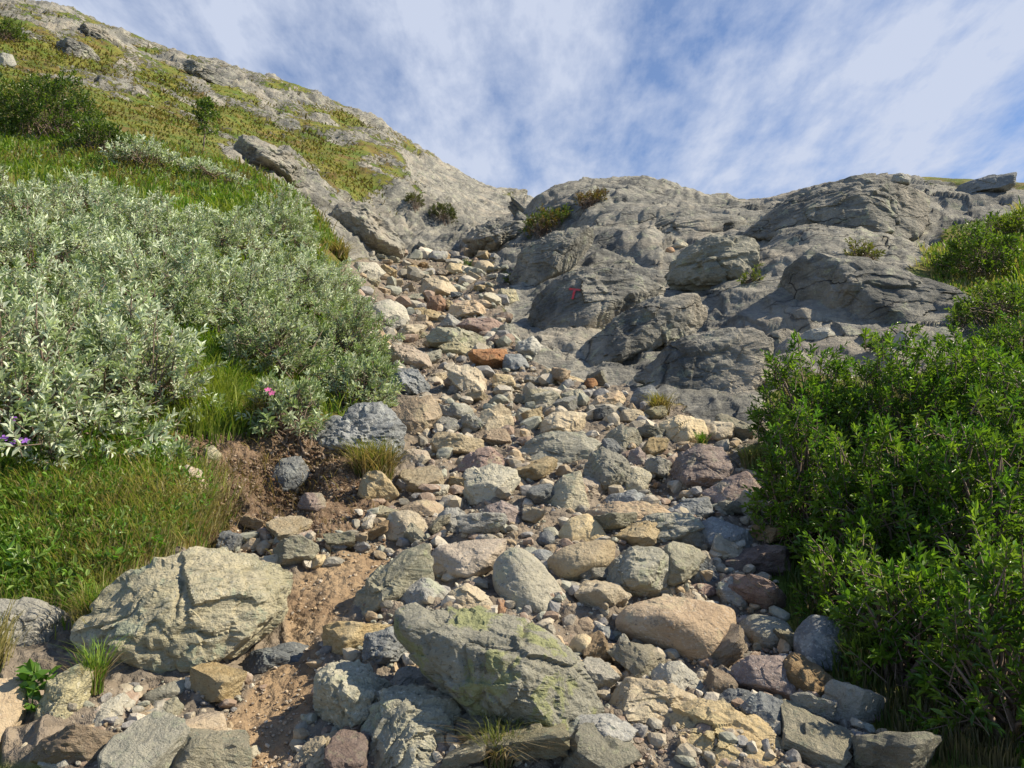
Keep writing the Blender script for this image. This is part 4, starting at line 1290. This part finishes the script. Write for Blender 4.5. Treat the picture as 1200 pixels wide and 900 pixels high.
FARG = [(0.06, 0.11, 0.02), (0.09, 0.14, 0.025), (0.12, 0.17, 0.03)]
for i, (n_, lab, x, y, hw, hh, cols, lf, dm) in enumerate([
    ('birch_shrub', 'bright green round shrub in the hollow behind the bare rock, right edge', 1150, 325, 48, 66, [(0.10, 0.17, 0.02), (0.14, 0.21, 0.03), (0.07, 0.12, 0.02)], 0.05, 7.5),
    ('birch_shrub', 'low yellow green shrub below the round one in the hollow, right edge', 1190, 375, 72, 46, [(0.09, 0.15, 0.02), (0.13, 0.19, 0.03)], 0.045, 6.9),
    ('birch_shrub', 'thin shrub at the right edge against the skyline rock', 1195, 275, 34, 30, [(0.14, 0.19, 0.02), (0.10, 0.14, 0.02)], 0.05, 8),
    ('birch_shrub', 'dark green dense shrub on the meadow, upper left', 55, 160, 62, 84, FARG, 0.06, 8),
    ('birch_shrub', 'spreading shrub right of the dark dense one on the meadow', 120, 180, 42, 40, FARG, 0.06, 8),
    ('birch_shrub', 'shrub in the far upper left corner under the ridge', 10, 48, 20, 26, FARG, 0.08, 12),
    ('willow_bush', 'low grey green willow between the meadow and the furrowed outcrop', 170, 195, 45, 26, S_COL, 0.05, 8),
    ('willow_bush', 'grey green willow patch under the furrowed outcrop', 245, 212, 38, 18, S_COL, 0.05, 8),
    ('juniper_shrub', 'dark round juniper growing on the rock wall at the top of the gully', 516, 256, 17, 20, [(0.05, 0.07, 0.02), (0.09, 0.10, 0.03)], 0.06, 15),
    ('juniper_shrub', 'smaller olive juniper left of the dark round one', 482, 240, 12, 13, [(0.08, 0.09, 0.025), (0.11, 0.11, 0.03)], 0.06, 15),
    ('heather_shrub', 'green and rusty heather cushion hanging at the left corner of the rock slope', 640, 272, 28, 30, [(0.10, 0.14, 0.025), (0.17, 0.12, 0.035), (0.07, 0.10, 0.02)], 0.06, 15),
    ('heather_shrub', 'brown heather cushion right of the green and rusty one, under the rock skyline', 692, 240, 20, 12, [(0.16, 0.10, 0.04), (0.12, 0.10, 0.03)], 0.06, 15),
    ('small_plant', 'small green plant beside the pale round cobble at the top of the gully', 545, 318, 9, 11, [(0.07, 0.12, 0.02)], 0.05, 12),
    ('small_plant', 'green cushion where the upper gully meets the rock slope', 606, 330, 13, 8, [(0.10, 0.14, 0.03)], 0.05, 10),
    ('small_plant', 'moss green plant on the right flank of the humped lichened boulder', 880, 330, 12, 10, [(0.13, 0.16, 0.03)], 0.04, 7.5),
    ('small_plant', 'olive plant in the cleft of the bare rock right of the humped boulder', 1012, 305, 20, 14, [(0.15, 0.14, 0.04), (0.12, 0.13, 0.03)], 0.045, 7.5),
    ('small_plant', 'thin leafy sprigs beside the pale upright stone above the green willows', 1032, 408, 18, 18, G_COL, 0.04, 5)]):
    bush(n_, lab, 'shrub' if 'plant' not in n_ else 'plant', x, y, hw, hh, GREEN if 'willow' not in n_ else SILVER, cols, lf, lf * 0.45, 0.9, None, 140 + i, dmin=dm, nleaf=10, lump=0.35, cap=1500)

# a young birch on the meadow
g = np.random.default_rng(5)
p0, _, D0, _ = hit(236, 180, 8)
h_ = 72 * D0 / F
root = obj('young_birch', None, None, p0, 'thin young birch tree standing alone above the silver willows, upper left', 'tree')
trunk = [np.array([0, 0, -0.05]), np.array([.02, 0, h_ * .35]), np.array([0.0, .01, h_ * .7]), np.array([.03, 0, h_])]
segs = [(trunk, [.018, .014, .009, .003])]
ends = []
for i in range(17):
    f_ = g.uniform(.3, .98)
    b0 = np.array([.01, 0, h_ * f_])
    e = b0 + unit(np.array([g.normal(), g.normal(), 0.9])) * h_ * g.uniform(.2, .38) * (1.3 - f_)
    segs.append(([b0, (b0 + e) / 2 + [0, 0, .01], e], [.006, .004, .002]))
    ends += [e, (b0 + e) / 2, e * .75 + b0 * .25]
obj('trunk', tubes('trunk', segs, BARK), root)
E = np.repeat(np.array(ends), 3, 0) + g.normal(size=(len(ends) * 3, 3)) * 0.04
dd = unit(g.normal(size=E.shape) + [0, 0, .5])
A = shoots(E, dd, np.full(len(E), .09), 6, .055, .035, FARG + [(0.13, 0.19, 0.04)], g)
obj('crown', leaf_mesh('crown', *A[:5], GREEN, g), root)


# ---- grass
def blade_mesh(name, P, H, lean, W, tint, mat, g, curl=0.5, radial=None):
    n = len(P)
    az = g.uniform(0, 6.28, n)
    ld = np.stack([np.cos(az), np.sin(az), np.zeros(n)], 1)
    if radial is not None:
        ld = ld * 0.5 + radial
    ld = unit(ld + lean) * g.uniform(0.2, 1.0, (n, 1)) * curl
    s = unit(np.cross(ld + 1e-3, [0, 0, 1.0]))
    H = H[:, None]
    W = W[:, None]
    q1 = P + (np.array([0, 0, .45]) + ld * 0.18) * H
    q2 = P + (np.array([0, 0, .80]) + ld * 0.55) * H
    q3 = P + (np.array([0, 0, .92]) + ld * 1.05) * H
    V = np.stack([P - s * W / 2, P + s * W / 2, q1 - s * W * .42, q1 + s * W * .42, q2 - s * W * .28, q2 + s * W * .28, q3], 1)
    b_ = (np.arange(n) * 7)[:, None]
    quads_ = np.concatenate((b_ + [0, 1, 3, 2], b_ + [2, 3, 5, 4]), 0)
    tri = b_ + [4, 5, 6]
    return mesh_np(name, V.reshape(-1, 3), [quads_, tri], mat, False, {'tint': np.repeat(tint, 7, 0)})


GR = [(0.14, 0.25, 0.025), (0.20, 0.29, 0.04), (0.09, 0.17, 0.02), (0.22, 0.26, 0.05), (0.30, 0.26, 0.11)]
DRY = [(0.36, 0.27, 0.15), (0.26, 0.19, 0.11), (0.42, 0.34, 0.21), (0.18, 0.13, 0.08)]


def in_poly_ground(poly, n, g, dmin=0, dmax=99, turf_only=False):
    xs = [p[0] for p in poly]
    ys = [p[1] for p in poly]
    px = g.uniform(min(xs), max(xs), n)
    py = g.uniform(min(ys), max(ys), n)
    ok = inside(px, py, poly)
    px, py = px[ok], py[ok]
    P, D_, Rk = [], [], []
    for a, b in zip(px, py):
        p, _, d, ij = hit(a, min(b, 899), dmin)
        P.append(p)
        D_.append(d)
        Rk.append(ROCKM[ij] + (GULM[ij] > 0.5) * 1.0)
    P, D_, Rk = np.array(P), np.array(D_), np.array(Rk)
    k = (D_ < dmax) & ((Rk < 0.45) | (not turf_only))
    return P[k], D_[k]


def grass(name, label, poly, ntuft, per, hpx, wpx, cols, seed, hm=None, dmin=0, dmax=99, turf=True, curl=0.5, lean=(0.15, -0.35, 0), clump=0.03, patchy=0.0):
    g = np.random.default_rng(seed)
    T, D_ = in_poly_ground(poly, ntuft, g, dmin, dmax, turf)
    n = len(T)
    tone = fbm(T * 1.6, 3, 0.6, seed) + g.normal(size=n) * 0.22
    P = np.repeat(T, per, 0)
    Dr = np.repeat(D_, per)
    off = g.normal(size=(n * per, 2)) * (clump * Dr / 3.3)[:, None]
    P[:, :2] += off
    P[:, 2] = ground_many(P[:, 0], P[:, 1])[0] - 0.004
    th = np.repeat(g.uniform(0.45, 1.35, n) * np.clip(1 + 0.5 * tone, 0.3, 1.8), per)
    H = th * g.uniform(0.5, 1.15, n * per) * hpx * Dr / F
    W = wpx * Dr / F * g.uniform(0.7, 1.3, n * per)
    cols = np.array(cols)
    ci = np.clip(((np.repeat(tone, per) * 1.4 + 0.5 + g.normal(size=n * per) * 0.20) * len(cols)).astype(int), 0, len(cols) - 1)
    tint = cols[ci] * g.uniform(0.75, 1.25, (n * per, 1))
    return obj(name, blade_mesh(name, P, H, np.array(lean), W, np.clip(tint, 0, 1), BLADE, g, curl, np.concatenate((off / (clump * Dr / 3.3)[:, None], np.zeros((n * per, 1))), 1) * 0.9), kind='stuff', label=label)


BANK = [(-40, 505), (60, 500), (130, 508), (200, 530), (245, 560), (250, 600), (215, 640), (180, 665), (120, 690), (100, 730), (60, 712), (-40, 690)]
grass('grass', 'long green and yellowing grass on the left bank', BANK, 1250, 34, 22, 1.3, [(0.10, 0.20, 0.02), (0.16, 0.28, 0.035), (0.20, 0.31, 0.05), (0.13, 0.24, 0.03), (0.26, 0.30, 0.07), (0.34, 0.30, 0.14)], 11, curl=1.0, clump=0.06)
grass('grass', 'dead straw-coloured grass hanging over the edge of the bank', [(20, 570), (90, 545), (180, 540), (260, 600), (250, 640), (150, 690), (110, 660), (40, 620)], 330, 26, 22, 1.4, DRY, 12, curl=1.4, clump=0.05)
grass('grass', 'green grass round the stones in the lower left corner', [(-30, 762), (60, 760), (105, 740), (115, 800), (50, 800), (20, 805), (-30, 800)], 300, 14, 34, 1.5, GR, 13, curl=0.8)
grass('grass', 'narrow strip of green grass between the silver willows', [(195, 390), (235, 385), (262, 430), (285, 490), (300, 520), (250, 520), (215, 490), (205, 440)], 260, 26, 32, 1.3, GR[:4], 14, curl=0.9, clump=0.05)
grass('grass', 'bright meadow of grass and herbs above the silver willows', [(-20, 130), (100, 150), (200, 170), (262, 188), (330, 215), (375, 225), (415, 250), (420, 300), (380, 290), (300, 260), (200, 225), (100, 215), (-20, 200)], 5200, 9, 9, 1.9,
      [(0.12, 0.20, 0.025), (0.16, 0.24, 0.035), (0.10, 0.17, 0.025), (0.19, 0.24, 0.05), (0.23, 0.28, 0.14), (0.20, 0.17, 0.06)], 15, curl=0.9, dmin=8)
grass('grass', 'grass under the silver willows', [(-20, 200), (100, 215), (300, 250), (385, 310), (440, 400), (455, 470), (380, 500), (300, 520), (-20, 505)], 2600, 9, 22, 1.8, GR[:4], 16, curl=0.8)
grass('heath', 'ochre and green heath covering the upper slope', [(-20, 0), (60, 10), (130, 42), (300, 92), (430, 140), (520, 190), (612, 235), (560, 262), (480, 260), (420, 240), (340, 195), (200, 165), (100, 130), (-20, 140)], 6000, 10, 3.0, 1.7,
      [(0.10, 0.12, 0.025), (0.17, 0.16, 0.04), (0.20, 0.17, 0.055), (0.17, 0.12, 0.045), (0.13, 0.15, 0.03), (0.11, 0.085, 0.035)], 17, curl=1.8, dmin=12, clump=0.06)
grass('heath', 'green ground cover in the hollow behind the bare rock', [(1085, 300), (1200, 250), (1260, 260), (1260, 440), (1165, 440), (1165, 385), (1120, 350)], 3400, 8, 8, 1.9, GR, 18, dmin=4.5)
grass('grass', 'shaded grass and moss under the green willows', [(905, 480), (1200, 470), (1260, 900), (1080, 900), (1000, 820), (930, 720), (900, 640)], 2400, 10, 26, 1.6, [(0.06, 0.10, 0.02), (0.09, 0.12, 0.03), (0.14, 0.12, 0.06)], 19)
grass('roots', 'dry roots and dead grass on the brown earth bank', [(215, 545), (330, 520), (440, 560), (450, 610), (330, 640), (250, 640)], 170, 12, 13, 0.9, DRY[1:] + DRY[3:], 20, curl=2.2, turf=False, clump=0.06)
chips('earth_crumbs', [(205, 510), (330, 505), (400, 540), (455, 570), (450, 640), (330, 665), (255, 650), (215, 610)], 5000, 1.5, 7.0, gm, 9, power=2.0, tint=[(0.14, 0.08, 0.045), (0.20, 0.13, 0.08), (0.10, 0.06, 0.035), (0.30, 0.22, 0.15)])
chips('gravel', PATHP, 900, 0.8, 7, gm, 21, power=4.0, tint=[(0.42, 0.31, 0.20), (0.36, 0.26, 0.16), (0.50, 0.42, 0.32), (0.30, 0.25, 0.2)])


OFF_L = [(-330, 150), (-20, 130), (-25, 210), (-30, 500), (-30, 700), (-30, 800), (-330, 900)]
grass('grass', 'grass of the bank going on beyond the left edge', OFF_L, 3000, 12, 20, 2.2, [(0.10, 0.20, 0.02), (0.16, 0.28, 0.035), (0.20, 0.31, 0.05), (0.13, 0.24, 0.03), (0.26, 0.30, 0.07)], 41, curl=1.0, clump=0.07)
grass('heath', 'ochre and green heath of the upper slope going on beyond the left edge', [(-330, -120), (-20, 0), (-20, 130), (-330, 150)], 1500, 9, 4, 2.2, [(0.10, 0.12, 0.025), (0.17, 0.16, 0.04), (0.20, 0.17, 0.055)], 42, curl=1.6, dmin=10)
grass('grass', 'grass going on beyond the right edge', [(1190, 240), (1480, 240), (1480, 900), (1190, 900)], 3000, 10, 20, 2.2, GR, 43)


def herbs(name, label, poly, n, L, cols, seed, dmin=0):
    """small broad-leaved weeds between the grass"""
    g = np.random.default_rng(seed)
    T, D_ = in_poly_ground(poly, n, g, dmin, 99, True)
    B = np.repeat(T, 3, 0) + g.normal(size=(len(T) * 3, 3)) * [0.02, 0.02, 0]
    sd = unit(g.normal(size=B.shape) * 0.6 + [0, -0.2, 1.0])
    A = shoots(B, sd, g.uniform(.05, .12, len(B)), 6, L, L * .42, cols, g, (75, 40))
    obj(name, leaf_mesh(name, *A[:5], GREEN, g), kind='stuff', label=label)


herbs('weeds', 'broad-leaved weeds among the grass of the left bank', BANK, 420, 0.034, [(0.10, 0.20, 0.03), (0.16, 0.27, 0.05), (0.2, 0.28, 0.08)], 31)
herbs('weeds', 'herbs and dwarf willow leaves in the bright meadow', [(-20, 130), (200, 170), (330, 215), (415, 250), (380, 290), (200, 225), (-20, 200)], 700, 0.07, [(0.12, 0.22, 0.04), (0.24, 0.30, 0.17), (0.2, 0.27, 0.06)], 32, 8)


def tuft(label, px, py, rpx, hpx, n, cols, seed, curl=0.9, wpx=1.2, dead=0.35, D=None, zoff=0.0, name='grass_tuft'):
    g = np.random.default_rng(seed)
    p0, _, D0, _ = hit(px, min(py, 897))
    if D:
        dx, dz = ray(px, py)
        p0 = np.array([dx * D, D, dz * D])
        D0 = D
    p0 = p0 + [0, 0, zoff]
    r = rpx * D0 / F
    root = obj(name, None, None, p0, label, 'grass tuft')
    for nm, m, cc, cu_, hf in (('green_blades', int(n * (1 - dead)), cols, curl, 1.0), ('dead_blades', int(n * dead), DRY, curl * 1.9, 0.8)):
        a = g.uniform(0, 6.28, m)
        q = np.sqrt(g.random(m)) * r * 0.55
        P = np.stack([np.cos(a) * q, np.sin(a) * q, np.zeros(m)], 1)
        H = g.uniform(0.6, 1.1, m) * hpx * D0 / F * hf
        c_ = np.array(cc)[g.integers(len(cc), size=m)] * g.uniform(.8, 1.2, (m, 1))
        obj(nm, blade_mesh(nm, P, H, np.array([0, -0.2, 0]), np.full(m, wpx * D0 / F), np.clip(c_, 0, 1), BLADE, g, cu_), root)
    return root


tuft('tuft of yellow green grass with long dead blades, under the ragged blue grey boulder', 436, 568, 40, 56, 800, [(0.20, 0.20, 0.05), (0.14, 0.17, 0.03), (0.26, 0.22, 0.09)], 1, dead=0.5)
tuft('drooping grass tuft in the dark gap under the lichen boulder, bottom edge', 585, 905, 34, 56, 420, [(0.12, 0.15, 0.04), (0.2, 0.2, 0.08)], 2, dead=0.5, curl=1.3)
tuft('dry yellow grass tuft growing between rocks at the foot of the rock face', 772, 489, 18, 30, 320, [(0.24, 0.20, 0.06), (0.16, 0.16, 0.04)], 3, dead=0.4)
tuft('pale green grass tuft at the edge of the right-hand bush beside the purple brown boulder', 884, 552, 26, 34, 420, [(0.22, 0.24, 0.10), (0.16, 0.2, 0.06)], 4, dead=0.25)
tuft('green grass tuft between the squat yellowish block and the tan block', 822, 526, 7, 22, 90, GR[:3], 5, dead=0.1)
tuft('grass tuft sprouting right of the upright yellowish slab', 112, 815, 18, 60, 220, GR[:4], 6, dead=0.3)
tuft('grass tuft hanging over the left side of the big cream and olive boulder', 112, 745, 26, 66, 420, GR, 7, dead=0.3)
tuft('rusty grass tuft at the upper right rim of the silver willows', 398, 305, 20, 24, 300, [(0.22, 0.17, 0.05), (0.15, 0.17, 0.03)], 8, dead=0.4)
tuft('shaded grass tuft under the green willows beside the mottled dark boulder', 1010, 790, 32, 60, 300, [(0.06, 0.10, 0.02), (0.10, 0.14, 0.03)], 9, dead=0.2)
tuft('yellowish grass tuft on the bank below the pink flower', 300, 500, 22, 42, 300, [(0.2, 0.2, 0.06), (0.13, 0.17, 0.03)], 10, dead=0.4)


# ---- flowers
def petal_mat(name, c):
    m, t, out = new_mat(name)
    b = t.new('ShaderNodeBsdfPrincipled', ins={'Base Color': (*c, 1), 'Roughness': 0.6})
    tr = t.new('ShaderNodeBsdfTranslucent', ins={'Color': (*c, 1)})
    mx = t.new('ShaderNodeMixShader', ins={0: 0.3, 1: b.outputs[0], 2: tr.outputs[0]})
    t.l.new(mx.outputs[0], out.inputs[0])
    return m


PURPLE = petal_mat('purple_petal', (0.30, 0.12, 0.55))
PINK = petal_mat('pink_petal', (0.75, 0.18, 0.42))


def flower_plant(name, label, foot, blooms, size, pm, seed, near=0.12):
    """blooms: pixels of the blossoms, all at the plant's distance"""
    g = np.random.default_rng(seed)
    p0, _, D0, _ = hit(*foot)
    p0 = p0 + [0, 0, 0]
    root = obj(name, None, None, p0, label, 'flower')
    D1 = D0 - near
    segs = []
    for bx_, by_ in blooms:
        dx, dz = ray(bx_, by_)
        e = np.array([dx * D1, D1, dz * D1]) - p0
        segs.append(([np.zeros(3), e * [.3, .3, .55], e], [.0022, .0018, .0012]))
        face = unit(np.array([0.3, -0.8, 0.55]) + g.normal(size=3) * .25)
        a = unit(np.cross(face, [0.1, 0.2, 1.0]))
        b = np.cross(face, a)
        V, Fc = [], []
        for k in range(5):
            an = k * 2 * math.pi / 5 + g.uniform(-.1, .1)
            d = a * math.cos(an) + b * math.sin(an)
            s = -a * math.sin(an) + b * math.cos(an)
            o = len(V)
            V += [e, e + d * size * .45 + s * size * .30 + face * size * .12, e + d * size * .92 + s * size * .26 + face * size * .16, e + d * size + face * size * .12,
                  e + d * size * .92 - s * size * .26 + face * size * .16, e + d * size * .45 - s * size * .30 + face * size * .12]
            Fc += [[o, o + 1, o + 2, o + 3], [o, o + 3, o + 4, o + 5]]
        obj('blossom', mesh_np('blossom', np.array(V), np.array(Fc), pm, False), root)
    obj('stem', tubes('stem', segs, BARK if False else STEM, 4), root)
    n = 60
    P = np.stack([g.normal(size=n) * .05, g.normal(size=n) * .05, g.uniform(0, .12, n)], 1)
    dd_ = unit(g.normal(size=(n, 3)) + [0, -.3, .4])
    c_ = np.array(GR[:3])[g.integers(3, size=n)]
    obj('leaves', leaf_mesh('leaves', P, dd_, g.uniform(.03, .06, n), g.uniform(.012, .024, n), c_, GREEN, g), root)


sm, t, out = new_mat('green_stem')
bs = t.new('ShaderNodeBsdfPrincipled', ins={'Base Color': (0.12, 0.17, 0.04, 1), 'Roughness': 0.6})
t.l.new(bs.outputs[0], out.inputs[0])
STEM = sm
flower_plant('cranesbill', 'purple cranesbill plant with a cluster of blossoms at the left edge', (12, 560), [(14, 491), (5, 497), (4, 514), (12, 521), (30, 517), (21, 516)], 0.021, PURPLE, 3)
flower_plant('campion', 'single pink flower at the foot of the silver willows', (314, 498), [(314, 457), (319, 461)], 0.019, PINK, 4, 0.75)

# broad-leaved herb in the lower left corner
g = np.random.default_rng(9)
p0, _, D0, _ = hit(38, 838)
root = obj('leafy_herb', None, None, p0, 'broad-leaved bright green herb in the dark gap beside the smooth pinkish block', 'plant')
n = 42
P = np.stack([g.normal(size=n) * .018, g.normal(size=n) * .018, g.uniform(0.0, .12, n)], 1)
dd_ = unit(g.normal(size=(n, 3)) * [1, 1, .5] + [0, -.5, .6])
obj('leaves', leaf_mesh('leaves', P, dd_, g.uniform(.035, .06, n), g.uniform(.02, .034, n), np.array([(0.11, 0.22, 0.03)]) * g.uniform(.7, 1.3, (n, 1)), GREEN, g), root)
obj('stem', tubes('stem', [([np.array([0, 0, -.03]), np.array([0.0, 0.0, .13])], [.003, .002])], STEM), root)

# ---- the red trail mark painted on the bare rock
rm_, t, out = new_mat('red_trail_paint')
vv = t.new('ShaderNodeTexCoord').outputs['Object']
bs = t.new('ShaderNodeBsdfPrincipled', ins={'Base Color': t.mix(t.ramp(t.noise(vv, 25, 5, 0.7), 0.45, 0.7), (0.62, 0.03, 0.035), (0.40, 0.10, 0.09)), 'Roughness': 0.6})
t.l.new(bs.outputs[0], out.inputs[0])


from mathutils.bvhtree import BVHTree
_t = HUMPS[0]
_bv = BVHTree.FromPolygons([v.co + _t.location for v in _t.data.vertices], [p.vertices[:] for p in _t.data.polygons])


def paint(polys):
    V, Fc = [], []
    for (x0, y0, x1, y1, w0, w1) in polys:
        k = 14
        L = math.hypot(x1 - x0, y1 - y0)
        nx_, ny_ = -(y1 - y0) / L, (x1 - x0) / L
        o = len(V)
        for i in range(k):
            f_ = i / (k - 1)
            for j in range(5):
                s = (j / 4 - .5) * (w0 + (w1 - w0) * f_)
                p, nn, _, _ = hit(x0 + (x1 - x0) * f_ + nx_ * s, y0 + (y1 - y0) * f_ + ny_ * s, 8)
                ux, uz = ray(x0 + (x1 - x0) * f_ + nx_ * s, y0 + (y1 - y0) * f_ + ny_ * s)
                q_ = _bv.ray_cast(Vector((0, 0, 0)), Vector((ux, 1.0, uz)).normalized())[0]
                d_ = min(p[1], q_.y if q_ else 1e3) - 0.02
                V.append(np.array([ux * d_, d_, uz * d_]))
        for i in range(k - 1):
            for j in range(4):
                q = o + i * 5 + j
                Fc.append([q, q + 1, q + 6, q + 5])
    return np.array(V), np.array(Fc)


Vp, Fp = paint([(667, 338.5, 680, 339.8, 2.6, 2.2), (673.5, 339, 670.8, 350.5, 3.0, 2.2)])
c0 = Vp.mean(0)
mk = obj('trail_mark', mesh_np('trail_mark', Vp - c0, Fp, rm_, True), None, c0, 'red letter T painted on the bare rock slope as a trail mark', 'trail mark')
